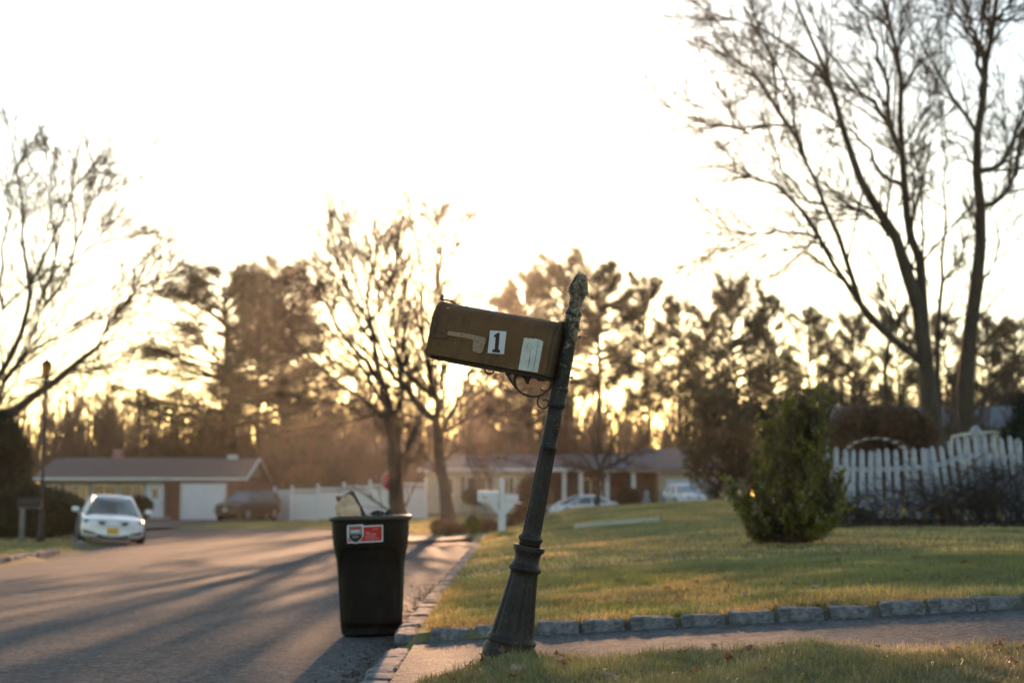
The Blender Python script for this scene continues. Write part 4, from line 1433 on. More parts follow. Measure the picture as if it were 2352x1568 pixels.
M_flag = mat('flag_worn_paint', (.30, .21, .15), .7, .3, 70, .3, 120, col2=(.24, .15, .08), mixr=(.52, .60))
flag_o = [(437, 524), (700, 562), (880, 605), (912, 615), (925, 640), (915, 680), (900, 720), (885, 780), (868, 805), (840, 812), (790, 795), (765, 785), (752, 765), (753, 720), (762, 648), (740, 636), (600, 606), (435, 577)]
MB().prism(side_pts(flag_o), yf - .0065, yf - .0045).build('flag', M_flag, BX, bevel=.0006)
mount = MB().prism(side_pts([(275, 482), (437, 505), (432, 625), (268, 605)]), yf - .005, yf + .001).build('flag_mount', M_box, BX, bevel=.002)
c_ = side_pts([(350, 550)])[0]
MB().bar((c_[0], yf - .004, c_[1]), (c_[0], yf - .010, c_[1]), .006, 10).build('rivet', M_boxd, mount)
M_white = mat('number_plate_white', (.55, .55, .60), .5, .06, 20)
M_ink = mat('number_ink', (.020, .012, .008), .5, .2, 20)
plate = MB().prism(side_pts([(970, 523), (1175, 540), (1143, 825), (938, 806)]), yf - .0016, yf - .0002).build('number_plate', M_white, BX)
MB().prism(side_pts([(1062, 556), (1092, 556), (1074, 766), (1096, 770), (1092, 806), (996, 797), (999, 764), (1027, 765), (1040, 607), (1017, 608), (1021, 582), (1040, 575)]), yf - .0024, yf - .0016).build('number_one', M_ink, plate)
M_sticker = mat('old_sticker', (.55, .56, .55), .6, .12, 40, col2=(.45, .46, .44))
lab = MB().prism(side_pts([(1394, 620), (1402, 628), (1420, 622), (1440, 630), (1452, 636), (1470, 630), (1490, 634), (1508, 640), (1530, 634), (1562, 642), (1590, 650), (1620, 664), (1633, 680), (1560, 1057), (1323, 1018)]), yf - .0014, yf - .0002).build('sticker', M_sticker, BX)
m = MB()
for a, b2, w in (((1566, 705), (1512, 1030), .0011), ((1478, 768), (1440, 1025), .0009), ((1440, 690), (1432, 752), .0006), ((1440, 690), (1456, 692), .0006), ((1432, 752), (1452, 757), .0006), ((1468, 890), (1452, 950), .0014), ((1530, 920), (1520, 985), .0016), ((1500, 1028), (1516, 1024), .001)):
    q1, q2 = side_pts([a, b2])
    dx, dz = q2[0] - q1[0], q2[1] - q1[1]; l = math.hypot(dx, dz); nx_, nz2 = -dz / l * w / 2, dx / l * w / 2
    m.prism([(q1[0] + nx_, q1[1] + nz2), (q2[0] + nx_, q2[1] + nz2), (q2[0] - nx_, q2[1] - nz2), (q1[0] - nx_, q1[1] - nz2)], yf - .0020, yf - .0013)
m.build('crack', M_ink, lab)
# paint chips on the side
m = MB(); cr = random.Random(4)
for i in range(26):
    x, z = -cr.random() ** 2.5 * BL * .98 - .012, cr.uniform(.004, .10)
    s = cr.uniform(.0006, .0016)
    m.prism([(x - s, z), (x, z - s), (x + s * 1.2, z), (x, z + s * cr.uniform(.8, 1.8))], yf - .0006, yf - .0001)
m.build('paint_chips', mat('chip', (.30, .28, .22), .8, .2, 50), BX)

# bracket plate and scrolls, in the plane of the box
BR = empty('bracket', (-.033, -.012, 1.016)); BR.parent = MBX; BR.rotation_euler = (0, 0, -YAW)
m = MB().prism([(-BL + .028, -.0005), (-.004, -.0005), (-.004, -.0135), (-BL + .048, -.0135), (-BL + .034, -.006)], -.062, .062)
m.build('support_plate', mat('support_plate', (.030, .020, .010), .6, .3, 20), BR, bevel=.001)


def scroll(name, pts, w, th=.010, n=30):
    l = side_pts(pts)
    W = w if hasattr(w, '__len__') else [w, w]
    s = smooth_line(l, n)
    ww = np.interp(np.linspace(0, 1, n), np.linspace(0, 1, len(W)), W)
    MB().strap([tuple(p) for p in s], list(ww), th).build(name, M_scroll, BR, smooth=False, bevel=.0012)


scroll('scroll', [(1690, 1135), (1670, 1200), (1620, 1265), (1560, 1310), (1500, 1335), (1400, 1330), (1300, 1290), (1200, 1190), (1130, 1080), (1095, 1030)], [.007, .009, .009, .0085, .0075, .0065, .0065])
scroll('scroll', [(1235, 1030), (1215, 1090), (1205, 1140), (1215, 1180)], .0070, .009)
scroll('scroll', [(1260, 1045), (1225, 1100), (1220, 1170), (1250, 1240), (1300, 1290)], .0065, .009)
scroll('scroll', [(1100, 1030), (1160, 1110), (1195, 1190)], .006, .009)
scroll('scroll', [(1135, 1070), (1165, 1030), (1170, 1015)], .006, .009)
scroll('scroll', [(835, 985), (842, 1010), (865, 1035), (900, 1043), (932, 1030), (948, 1000), (945, 985)], .006, .009, 22)
scroll('scroll', [(1495, 1090), (1505, 1120), (1535, 1140), (1570, 1130), (1585, 1100)], .006, .009, 20)
scroll('scroll', [(1545, 1320), (1515, 1350), (1498, 1400), (1515, 1455), (1560, 1485), (1605, 1478), (1632, 1440), (1632, 1400), (1610, 1378), (1585, 1380), (1575, 1395)], [.006, .0065, .0065, .006, .006, .007, .008], .009, 36)
scroll('scroll', [(1620, 1265), (1580, 1268), (1548, 1250), (1527, 1222)], [.010, .009, .006, .003], .009, 14)
scroll('leaf_drop', [(1310, 1062), (1330, 1085), (1355, 1100), (1365, 1140), (1378, 1165), (1400, 1168)], [.009, .012, .015, .014, .010, .005], .010, 16)
scroll('leaf_drop', [(1420, 1070), (1405, 1095), (1385, 1130), (1375, 1160)], [.006, .010, .011, .008], .009, 12)
scroll('strut', [(1660, 1110), (1700, 1150), (1722, 1185)], .006, .009, 8)
# small mound of disturbed ground round the foot
# ------------------------------------------------------------------ trash bin
def trash_bin():
    c = at(857, 1130, 10.0)
    x0, y0 = c[0], 10.0
    z0 = float(road_z(x0, y0))
    root = empty('trash_bin', (x0, y0, z0), 0, 'open dark brown plastic trash bin with a red sticker standing at the kerb', 'trash bin', rot=(0, R(-1.2), 0))
    s = 10.0 / F
    M_bin = mat('bin_plastic', (.0055, .0030, .0020), .6, .2, 8, .15, 160, spec=.2)
    weather(M_bin, (.020, .012, .008), .52, .66, 5, (1, 1, .5), amount=.8)
    weather(M_bin, (.035, .026, .020), .64, .70, 45, (1, 1, .2), amount=.6)
    M_rim = mat('bin_rim', (.030, .024, .018), .4, .2, 8, spec=.5)
    prof = [(66, 2), (69.5, 6), (72, 20), (75, 80), (77.5, 140), (80, 168), (86, 196), (89.5, 225), (91, 260)]
    prof = [(a * s, b * s) for a, b in prof]
    prof = [(a, b) for a, b in zip(*[np.interp(np.linspace(0, len(prof) - 1, 40), np.arange(len(prof)), [p[i] for p in prof]) for i in (0, 1)])]
    seg = 96
    P, Fs = [], []
    front = -math.pi / 2
    for k, (r0, z) in enumerate(prof):
        for i in range(seg):
            a = 2 * math.pi * i / seg
            r1 = r0
            # arched recessed panel on the front, with a smaller raised arch inside
            da = (a - front + math.pi) % (2 * math.pi) - math.pi
            w = abs(da)
            zz = z / s
            arch_top = 195 - 55 * max(0, (w - .55) / .45) ** 2
            if w < 1.0 and 8 < zz < arch_top: r1 -= 9.0 * s * min(1, (1.0 - w) / .06) * min(1, (arch_top - zz) / 7) * min(1, (zz - 8) / 5)
            at2 = 96 - 30 * max(0, (w - .25) / .2) ** 2
            if w < .42 and 8 < zz < at2: r1 += 5.0 * s * min(1, (.42 - w) / .05) * min(1, (at2 - zz) / 5)
            # slightly squared plan
            sq = 1 + .035 * math.cos(4 * (a)) * -1
            P.append((r1 * sq * math.cos(a), r1 * sq * math.sin(a) * .92, z))
    n = len(prof)
    for k in range(n - 1):
        for i in range(seg):
            j = (i + 1) % seg
            Fs.append((k * seg + i, k * seg + j, (k + 1) * seg + j, (k + 1) * seg + i))
    # inner wall
    base_n = len(P)
    inner = [(r - .005, z) for r, z in prof[::-1][:30]]
    for r0, z in inner:
        for i in range(seg):
            a = 2 * math.pi * i / seg; sq = 1 - .035 * math.cos(4 * a)
            P.append((r0 * sq * math.cos(a), r0 * sq * math.sin(a) * .92, z))
    for k in range(len(inner) - 1):
        for i in range(seg):
            j = (i + 1) % seg
            Fs.append((base_n + k * seg + i, base_n + k * seg + j, base_n + (k + 1) * seg + j, base_n + (k + 1) * seg + i))
    Fs.append(tuple(range(seg - 1, -1, -1)))
    Fs.append(tuple(base_n + (len(inner) - 1) * seg + i for i in range(seg)))
    MB().add(P, Fs).build('body', M_bin, root, smooth=True)
    # rolled rim
    rimp = [(91, 256), (95, 257), (97.5, 260), (98, 264), (96.5, 267.5), (93, 268.5), (90, 267), (89.2, 262), (90, 258)]
    P, Fs = [], []
    for (r0, z) in rimp:
        for i in range(seg):
            a = 2 * math.pi * i / seg; sq = 1 - .035 * math.cos(4 * a)
            P.append((r0 * s * sq * math.cos(a), r0 * s * sq * math.sin(a) * .92, z * s))
    m_ = len(rimp)
    for k in range(m_):
        for i in range(seg):
            j = (i + 1) % seg; kk = (k + 1) % m_
            Fs.append((k * seg + i, k * seg + j, kk * seg + j, kk * seg + i))
    MB().add(P, Fs).build('rim', M_rim, root, smooth=True)
    # sticker wrapped on the curved front
    def wrap(poly, off, name, mt, par):
        rr = 90.3 * s
        Pp = []
        for (u, v) in poly:
            th = front + u * s / rr
            sq = 1 - .035 * math.cos(4 * th)
            Pp.append(((rr * sq + off) * math.cos(th), (rr * sq + off) * math.sin(th) * .92 - .0005, v * s))
        n_ = len(Pp)
        Q = [(p[0], p[1] + .004, p[2]) for p in Pp]
        return MB().add(Pp + Q, [tuple(range(n_)), tuple(range(2 * n_ - 1, n_ - 1, -1))] + [(i, i + n_, (i + 1) % n_ + n_, (i + 1) % n_) for i in range(n_)]).build(name, mt, par)

    def strip(u0, u1, v0, v1, sl=.09, n_=12):
        up = [(u0 + (u1 - u0) * i / n_, v1 + (u0 + (u1 - u0) * i / n_) * sl * .3) for i in range(n_ + 1)]
        dn = [(u0 + (u1 - u0) * i / n_, v0 + (u0 + (u1 - u0) * i / n_) * sl * .3) for i in range(n_, -1, -1)]
        return dn[::-1] + up[::-1]
    W_ = mat('label_white', (.62, .62, .64), .45, .05, 5); Rd = mat('label_red', (.42, .018, .018), .45, .15, 12); Bk = mat('label_black', (.02, .02, .022), .5, .1, 5); Gr = mat('label_grey', (.22, .22, .24), .5, .1, 5)

    def patch(u0, u1, v0, v1, off, name, mt, par, topf=None, botf=None, n_=14):
        """curved patch from many thin quads so that it hugs the bin"""
        rr = 90.6 * s
        P, Fq = [], []
        for i in range(n_ + 1):
            u = u0 + (u1 - u0) * i / n_
            lo = botf(u) if botf else v0; hi = topf(u) if topf else v1
            th = front + (u) * s / rr; sq = 1 - .035 * math.cos(4 * th)
            # body radius falls a little with height below the rim
            for v in (lo, hi):
                sl = u * .028
                rad = (rr + (v - 245) * s * .035) * sq + off
                P.append((rad * math.cos(th), rad * math.sin(th) * .92, (v + sl) * s))
        for i in range(n_): Fq.append((2 * i, 2 * i + 2, 2 * i + 3, 2 * i + 1))
        k0 = len(P)
        P += [(p[0] * .985, p[1] * .985, p[2]) for p in P]
        for i in range(n_): Fq.append((k0 + 2 * i + 1, k0 + 2 * i + 3, k0 + 2 * i + 2, k0 + 2 * i))
        return MB().add(P, Fq).build(name, mt, par)
    st = patch(-46, 36, 210, 247, .003, 'sticker', W_, root)
    patch(-43.5, 33.5, 212.5, 244.5, .0042, 'red_field', Rd, st)
    shield = lambda k: (lambda u: 250 - k - 0 * abs(u + 26), lambda u: 209 + k * .9 + 17 * (abs(u + 26) / 18) ** 2.2)
    t1, b1 = shield(0); patch(-44, -8, 0, 0, .0054, 'shield', W_, st, t1, b1)
    t1, b1 = shield(2.4); patch(-41.5, -10.5, 0, 0, .0064, 'shield_face', Gr, st, t1, b1)
    t1, b1 = shield(3.4); patch(-40, -12, 0, 0, .0074, 'shield_band', Bk, st, lambda u: 229, b1)
    patch(-38, -14, 241, 245, .0080, 'print', Rd, st); patch(-36, -16, 234, 237, .0080, 'print', W_, st); patch(-33, -19, 222, 225, .0086, 'print', Gr, st)
    for (a, b2, lo) in ((12, 24, 238), (-4, 6, 231), (-2, 22, 227), (-4, 20, 222), (-4, 26, 217)):
        patch(a, b2, lo, lo + 2.0, .0056, 'print', mat('print_pink', (.55, .20, .20), .5), st, n_=5)
    return x0, y0, z0, s


bx0, by0, bz0, bs = trash_bin()
top = bz0 + 262 * bs
M_card = mat('cardboard', (.10, .065, .045), .8, .25, 8); M_paper = mat('crumpled_paper', (.62, .44, .30), .8, .2, 10, .6, 25); M_bagd = mat('dark_plastic', (.02, .018, .018), .35, .3, 12, .5, 25)


def inbin(px, dz, dy=0.0): return (bx0 + (px - 857) * bs, by0 + dy, top + dz)


o = MB().box((0, 0, 0), (.095, .07, .64)).build('carton', M_card, None, bevel=.004)
tag(o, 'dark flattened carton leaning out of the trash bin', 'cardboard'); o.location = inbin(846, -.11); o.rotation_euler = (R(8), R(-29), R(12)); o.name = 'carton'
o = MB().box((0, 0, 0), (.025, .10, .60)).build('cardboard_sheet', mat('carton_pale', (.20, .12, .07), .8, .2, 6), None, bevel=.002)
tag(o, 'pale cardboard sheet poking out beside the dark carton', 'cardboard'); o.location = inbin(824, -.11); o.rotation_euler = (R(5), R(-30), R(20))


def crumple(name, c, sx, sy, sz, seed, m, label, cat):
    r = random.Random(seed)
    P, Fs = [], []
    nu, nv = 12, 18
    for i in range(nu + 1):
        th = math.pi * i / nu
        for j in range(nv):
            ph = 2 * math.pi * j / nv
            k = 1 + r.uniform(-.20, .18)
            P.append((sx * k * math.sin(th) * math.cos(ph), sy * k * math.sin(th) * math.sin(ph), sz * k * math.cos(th)))
    for i in range(nu):
        for j in range(nv):
            Fs.append((i * nv + j, i * nv + (j + 1) % nv, (i + 1) * nv + (j + 1) % nv, (i + 1) * nv + j))
    o = MB().add(P, Fs).build(name, m, None)
    o.location = c
    return tag(o, label, cat)


crumple('paper_bag', inbin(806, .03, -.10), .085, .07, .12, 3, M_paper, 'crumpled pale paper bag bulging over the left of the bin rim', 'bag').rotation_euler = (0, R(-14), 0)
crumple('dark_bag', inbin(868, .0), .055, .06, .05, 4, M_bagd, 'black bundle lying low in the middle of the trash bin', 'bag')
crumple('paper_cup', inbin(892, .008), .030, .03, .045, 5, M_bagd, 'small dark crumpled cup at the right of the bin', 'cup')
crumple('paper_scrap', inbin(856, .005), .035, .04, .03, 6, M_paper, 'light paper scrap in the middle of the bin rubbish', 'paper')

# ------------------------------------------------------------------ picket fence
M_picket = mat('picket_white', (.40, .42, .49), .7, .2, 6, .3, 30, col2=(.24, .26, .31), mixr=(.45, .65))
FY = 23.6


def z7(x, y): return (1617 + x * .3125, 857.5 + y * .3125)


fence_c = at(2050, 1190, FY)
FEN = empty('picket_fence', (fence_c[0], FY, gz(fence_c[0], FY)), 0, 'weathered white picket fence with a dipping top line behind the shrub', 'fence')
off = np.array(FEN.location)
tops = [(800, 520), (850, 528), (1060, 552), (1240, 558), (1500, 545), (1640, 535), (1740, 520), (1830, 490), (1900, 458), (2000, 450), (2200, 462), (2330, 470)]
fr = random.Random(2)
xz = 790
k = 0
while xz < 2330:
    ty = np.interp(xz, [t[0] for t in tops], [t[1] for t in tops])
    px, py = z7(xz, ty)
    tilt = fr.uniform(-.045, .045) + (.10 if xz > 1450 else .0) * min(1, (xz - 1450) / 200)
    pt = at(px, py, FY)
    gb = gz(pt[0], FY)
    h = pt[2] - gb + .04
    w = .083 + fr.uniform(-.008, .008); pt = pt + np.array([0, 0, fr.uniform(-.035, .03)])
    m = MB().prism([(-w / 2, -h), (w / 2, -h), (w / 2, -.055), (w * .32, -.02), (0, 0), (-w * .32, -.02), (-w / 2, -.055)], -.009, .009)
    o = m.build('picket', M_picket, FEN)
    o.location = tuple(pt - off + np.array([0, -.03, 0])); o.rotation_euler = (0, tilt * -1, 0)
    xz += 62.5 + fr.uniform(-5, 5); k += 1
for dz, yy in ((0, 0), (1, 0)):
    m = MB()
    xs_ = np.linspace(790, 2330, 24)
    line = []
    for x in xs_:
        ty = np.interp(x, [t[0] for t in tops], [t[1] for t in tops])
        p = at(*z7(x, ty + (150 if dz == 0 else 400)), FY) - off
        line.append((p[0], p[2]))
    m.strap(line, .085, .035)
    o = m.build('rail', M_picket, FEN); o.location = (0, .012, 0)
for x in (860, 1265, 1660, 2060, 2320):
    ty = np.interp(x, [t[0] for t in tops], [t[1] for t in tops])
    p = at(*z7(x, ty + 20), FY); g = gz(p[0], FY)
    m = MB().box((0, 0, (p[2] - g) / 2 - .1), (.10, .10, p[2] - g + .2))
    o = m.build('post', M_picket, FEN, bevel=.006); o.location = (p[0] - off[0], .085, g - off[2])

# log, dead limb, brush, stones at the fence foot
def limb(name, pts, Y, r0, r1, label, cat='branch', m=None, seed=1, twigs=0):
    r = np.random.default_rng(seed)
    pp = smooth_line(pts, 14)
    ys = np.linspace(Y[0], Y[1], 14)
    W = np.array([at(a, b, y) for (a, b), y in zip(pp, ys)]) + r.normal(size=(14, 3)) * .015
    a = Acc(); Rr = np.linspace(r0, r1, 14)[None]
    a.add(*tubes(W[None], Rr, 8))
    if twigs:
        l = spawn(W[None], Rr, twigs, .3, seg=5, rmin=.004, rr=.4, r=r); a.add(*tubes(*l, 4))
        l = spawn(l[0], l[1], 4, .4, seg=4, rmin=.003, r=r); a.add(*tubes(*l, 3))
    o = a.build(name, m or M_bark, None)
    c = W[0].copy()
    me = o.data; me.transform(Matrix.Translation(Vector(-c))); o.location = tuple(c)
    return tag(o, label, cat)


limb('log', [z7(1000, 930), z7(1060, 975), z7(1150, 1020), z7(1260, 1075)], (22.7, 22.4), .075, .085, 'dark fallen log lying between the shrub and the fence')
limb('dead_branch', [z7(2060, 590), z7(1960, 690), z7(1870, 800), z7(1800, 870), z7(1690, 960), z7(1620, 1020)], (23.0, 22.0), .016, .030, 'long pale dead branch leaning on the right half of the picket fence', m=mat('pale_wood', (.14, .11, .09), .9, .3, 9), twigs=8)
limb('dead_branch', [z7(1870, 860), z7(1950, 870), z7(2050, 885), z7(2160, 880)], (22.4, 22.8), .010, .006, 'thin dead branch running level toward the right edge, before the fence', m=MATS['pale_wood'], twigs=6)
r7 = np.random.default_rng(77)


def brush(area, n, h, seed, label):
    r = np.random.default_rng(seed)
    x = r.uniform(area[0], area[1], n); y = r.uniform(area[2], area[3], n); z = ground_z(x, y)
    S = 6; t = np.linspace(0, 1, S)
    hh = r.uniform(h[0], h[1], n)[:, None]
    lean = r.normal(size=(n, 2)) * .7
    P = np.stack([x[:, None] + lean[:, :1] * hh * t ** 1.5, y[:, None] + lean[:, 1:] * hh * t ** 1.5 * .5, z[:, None] + hh * (t - .35 * t ** 3)], -1)
    Rr = np.tile(np.linspace(.009, .004, S), (n, 1))
    a = Acc(); a.add(*tubes(P, Rr, 4))
    l1 = spawn(P, Rr, 7, .5, seg=4, rmin=.004, r=r); a.add(*tubes(*l1, 3))
    l2 = spawn(l1[0], l1[1], 4, .5, seg=3, rmin=.003, r=r); a.add(*tubes(*l2, 3))
    return tag(a.build('brush', mat('brush_twigs', (.055, .042, .034), .9, .3, 3), None), label, 'brush', kind='stuff')


brush((6.3, 9.4, 22.2, 23.4), 140, (.4, 1.45), 1, 'tangle of bare bramble stems in front of the right end of the picket fence')
brush((4.8, 9.2, 21.8, 22.9), 170, (.15, .75), 2, 'low dry stems along the foot of the picket fence')
x, y = r7.uniform(4.2, 9.6, 5200), r7.uniform(21.2, 23.5, 5200)
C = np.c_[x, y, ground_z(x, y) + .02]
V, q = leaf_cloud(C, .035, 2, .02, r7, flat=.8)
tag(mesh_np('leaf_litter', V, [q], leaf_mat('litter_leaf', tint=(.050, .030, .020), trans=.2, var=.6, varscale=3)), 'dark leaf litter heaped along the foot of the picket fence', 'leaf litter', kind='stuff')
for i, (zx, zy) in enumerate(((1960, 1098), (2190, 1100), (2290, 1095), (2100, 1112))):
    px, py = z7(zx, zy)
    p = at(px, py, 21.6)
    me = STONES[i % 5]
    o = bpy.data.objects.new('garden_stone', me); COL.objects.link(o)
    o.location = (p[0], 21.6, gz(p[0], 21.6)); o.scale = (.75, 1.2, .45); o.rotation_euler = (0, 0, i * 1.1)
    tag(o, ['flat grey stone at the foot of the fence, leftmost of four', 'flat grey stone second from the right edge at the fence foot', 'flat grey stone at the right edge of the fence foot', 'low grey stone set a little forward among the fence stones'][i], 'stone')


# things behind the fence: arched trellis, railing, pointed ornament
M_metalw = mat('white_metal', (.24, .24, .26), .3, .05, 5, spec=.6)
def arch_trellis(cx_px, Y, half_px, top_py, label):
    c = at(cx_px, 1130, Y); g = gz(c[0], Y)
    root = empty('garden_arch', (c[0], Y, g), 0, label, 'trellis')
    hw = half_px * Y / F; ht = at(cx_px, top_py, Y)[2] - g
    for y in (-.2, .2):
        pts = [(hw * math.cos(a) * 1.0, y, ht - .30 + .30 * math.sin(a)) for a in np.linspace(0, math.pi, 20)]
        m = MB()
        for a, b2 in zip(pts[:-1], pts[1:]): m.bar(a, b2, .004, 6)
        m.bar((hw, y, 0), (hw, y, ht - .35), .014, 6); m.bar((-hw, y, 0), (-hw, y, ht - .35), .014, 6)
        m.build('hoop', M_metalw, root)
    for a in np.linspace(.25, math.pi - .25, 9):
        p = (hw * math.cos(a), 0, ht - .35 + .35 * math.sin(a))
        MB().bar((p[0], -.2, p[2]), (p[0], .2, p[2]), .010, 6).build('crossbar', M_metalw, root)


arch_trellis(2015, 26.5, 72, 1006, 'low white arched trellis showing just above the pickets')
c = at(2250, 1130, 27.5); g = gz(c[0], 27.5)
RA = empty('railing', (c[0], 27.5, g), 0, 'pale yellowish railing standing above the right end of the fence', 'railing')
tz = at(2250, 993, 27.5)[2] - g
m = MB()
pr = [(at(px, py, 27.5) - np.array([c[0], 27.5, g])) for px, py in ((2186, 1003), (2215, 997), (2250, 994), (2285, 992), (2316, 992))]
for a, b2 in zip(pr[:-1], pr[1:]): m.bar(a, b2, .028, 8)
m.build('top_rail', mat('pale_rail', (.55, .53, .42), .35, .1, 5), RA)
for p in pr: MB().bar((p[0], 0, 0), tuple(p), .022, 8).build('post', MATS['pale_rail'], RA)
c = at(2246, 1130, 25.6); g = gz(c[0], 25.6)
tp = at(2246, 976, 25.6)[2] - g
o = MB().lathe([(.05, 0), (.05, tp - .28), (.10, tp - .24), (.115, tp - .17), (.09, tp - .08), (.03, tp - .01), (.004, tp)], 18).build('garden_ornament', M_metalw, None, smooth=True)
o.location = (c[0], 25.6, g); tag(o, 'white pointed garden ornament rising above the right pickets', 'ornament')

# ------------------------------------------------------------------ small street furniture
M_dark = mat('black_paint', (.018, .018, .02), .5, .2, 8)
# lamp post on the left
c = at(97, 1130, 41.5); g = gz(c[0], 41.5)
LP = empty('lamp_post', (c[0], 41.5, g), 0, 'tall thin black lamp post with an amber lantern at the left', 'lamp post')
hz = at(104, 868, 41.5)[2] - g
MB().lathe([(.13, 0), (.12, .12), (.075, .2), (.06, .9), (.052, 1.0), (.042, 1.1), (.034, hz)], 16).build('pole', M_dark, LP, smooth=True)
m = MB().lathe([(.02, hz), (.07, hz + .03), (.075, hz + .05)], 12).lathe([(.17, hz + .40), (.13, hz + .47), (.03, hz + .55), (.025, hz + .60), (.004, hz + .63)], 6)
for i in range(6):
    a = i * math.pi / 3
    m.bar((.085 * math.cos(a), .085 * math.sin(a), hz + .05), (.15 * math.cos(a), .15 * math.sin(a), hz + .40), .010, 5)
m.build('lantern_frame', M_dark, LP)
MB().lathe([(.075, hz + .05), (.14, hz + .395)], 6).build('lantern_glass', leaf_mat('amber_glass', tint=(.75, .38, .12), trans=.75, var=.1), LP)

# small black mailbox left
c = at(55, 1130, 40.5); g = gz(c[0], 40.5)
SM = empty('mailbox', (c[0], 40.5, g), R(4), 'small black mailbox on a grey wooden post before the rounded hedge', 'mailbox')
MB().box((-.02, 0, .48), (.14, .14, 1.06)).build('post', mat('grey_wood', (.16, .15, .14), .9, .3, 4), SM, bevel=.01)
m = MB(); shell(m, -.15, .50, [(y, z + 1.0) for y, z in arch(.2, .24)]); m.build('box', M_dark, SM, bevel=.004)
MB().box((.18, 0, .985), (.62, .16, .03)).build('support', MATS['grey_wood'], SM)
MB().bar((.40, -.11, 1.08), (.40, -.115, 1.32), .012, 6).build('flag', M_dark, SM)

# white mailbox at the neighbour's
c = at(1153, 1130, 35); g = gz(c[0], 35)
WM = empty('mailbox', (c[0], 35, g), 0, 'white mailbox on a white square post at the neighbour kerb', 'mailbox')
M_vinyl = mat('white_vinyl', (.60, .62, .66), .5, .06, 3)
s35 = 35 / F
H_ = at(1153, 1103, 35)[2] - g
MB().box((0, 0, H_ / 2), (.13, .13, H_)).build('post', M_vinyl, WM, bevel=.006)
MB().box((0, 0, H_ + .012), (.17, .17, .03)).box((0, 0, H_ + .045), (.14, .14, .04), taper=.3).build('post_cap', M_vinyl, WM)
MB().box((0, 0, .26), (.18, .18, .52)).build('sleeve', M_vinyl, WM, bevel=.006)
zb = at(1120, 1152, 35)[2] - g
m = MB(); shell(m, -.075, -.60, [(y, z + zb) for y, z in arch(.2, .27)]); bb = m.build('box', M_vinyl, WM, bevel=.004)
MB().box((-.02, 0, zb - .02), (1.0, .10, .035)).build('arm', M_vinyl, WM)
m = MB().prism([(-.065, zb - .04), (-.065, zb - .30), (-.105, zb - .30), (-.33, zb - .04), (-.28, zb - .04)], -.04, .04).prism([(.065, zb - .04), (.065, zb - .30), (.105, zb - .30), (.33, zb - .04), (.28, zb - .04)], -.04, .04)
m.build('brace', M_vinyl, WM)
m = MB().box((.24, 0, zb + .10), (.32, .16, .17)); m.build('paper_holder', M_vinyl, WM, bevel=.01)
MB().box((-.42, -.1015, zb + .11), (.12, .002, .04)).build('red_mark', mat('red_mark', (.55, .12, .14), .6), bb)
MB().box((-.07, -.068, H_ * .62), (.03, .012, .6)).build('dark_strip', mat('grey_strip', (.2, .2, .22), .6), WM)

# stop sign, mostly behind the street tree: seen from its front, octagonal red face
c = at(898, 1130, 57); g = gz(c[0], 57)
SG = empty('stop_sign', (c[0], 57, g), 0, 'red octagonal stop sign half hidden by the street tree', 'sign')
sz = at(898, 1105, 57)[2] - g
def octo(rad, zc_): return [(rad * math.cos(R(22.5 + 45 * i)), zc_ + rad * math.sin(R(22.5 + 45 * i))) for i in range(8)]
fc = MB().prism(octo(.41, sz), -.012, 0).build('face', mat('sign_white', (.7, .7, .7), .5), SG)
MB().prism(octo(.385, sz), -.016, -.0121).build('red_field', mat('sign_red', (.45, .02, .025), .45), fc)
for k, ch in enumerate('STOP'):
    fd = bpy.data.curves.new('letter', 'FONT'); fd.body = ch; fd.size = .30; fd.extrude = .003; fd.align_x = 'CENTER'
    t = bpy.data.objects.new('letter', fd); COL.objects.link(t); t.parent = fc
    t.rotation_euler = (R(90), 0, 0); t.location = ((k - 1.5) * .17, -.018, sz - .10); t.scale = (.8, 1, 1)
    bpy.context.view_layer.update()
    me = bpy.data.meshes.new_from_object(t); me.materials.append(MATS['sign_white'])
    t2 = bpy.data.objects.new('letter', me); COL.objects.link(t2); t2.parent = fc
    t2.rotation_euler = t.rotation_euler; t2.location = t.location; t2.scale = t.scale
    bpy.data.objects.remove(t); bpy.data.curves.remove(fd); t2.name = 'letter'
MB().box((0, .03, (sz + .35) / 2), (.06, .04, sz + .35)).build('pole', mat('galvanised', (.25, .25, .26), .5, metal=.6), SG)

# small white ornament before the long house
c = at(1485, 1130, 84); g = gz(c[0], 84)
o = MB().lathe([(.30, 0), (.26, .15), (.24, .6), (.30, .7), (.20, .95), (.12, 1.1), (.17, 1.25), (.10, 1.4), (.0, 1.5)], 14).build('garden_statue', M_metalw, None, smooth=True)
o.location = (c[0], 84, g + .05); tag(o, 'small white statue on the grass before the long house porch', 'statue')
# low marker post in the far verge
c = at(790, 1130, 56); g = gz(c[0], 56)
o = MB().lathe([(.10, -.1), (.10, .50), (.12, .55), (.11, .66), (.03, .72)], 12).build('utility_marker', mat('green_paint', (.03, .07, .04), .6), None); o.location = (c[0], 56, g)
tag(o, 'short dark green marker post on the far grass verge', 'marker post')

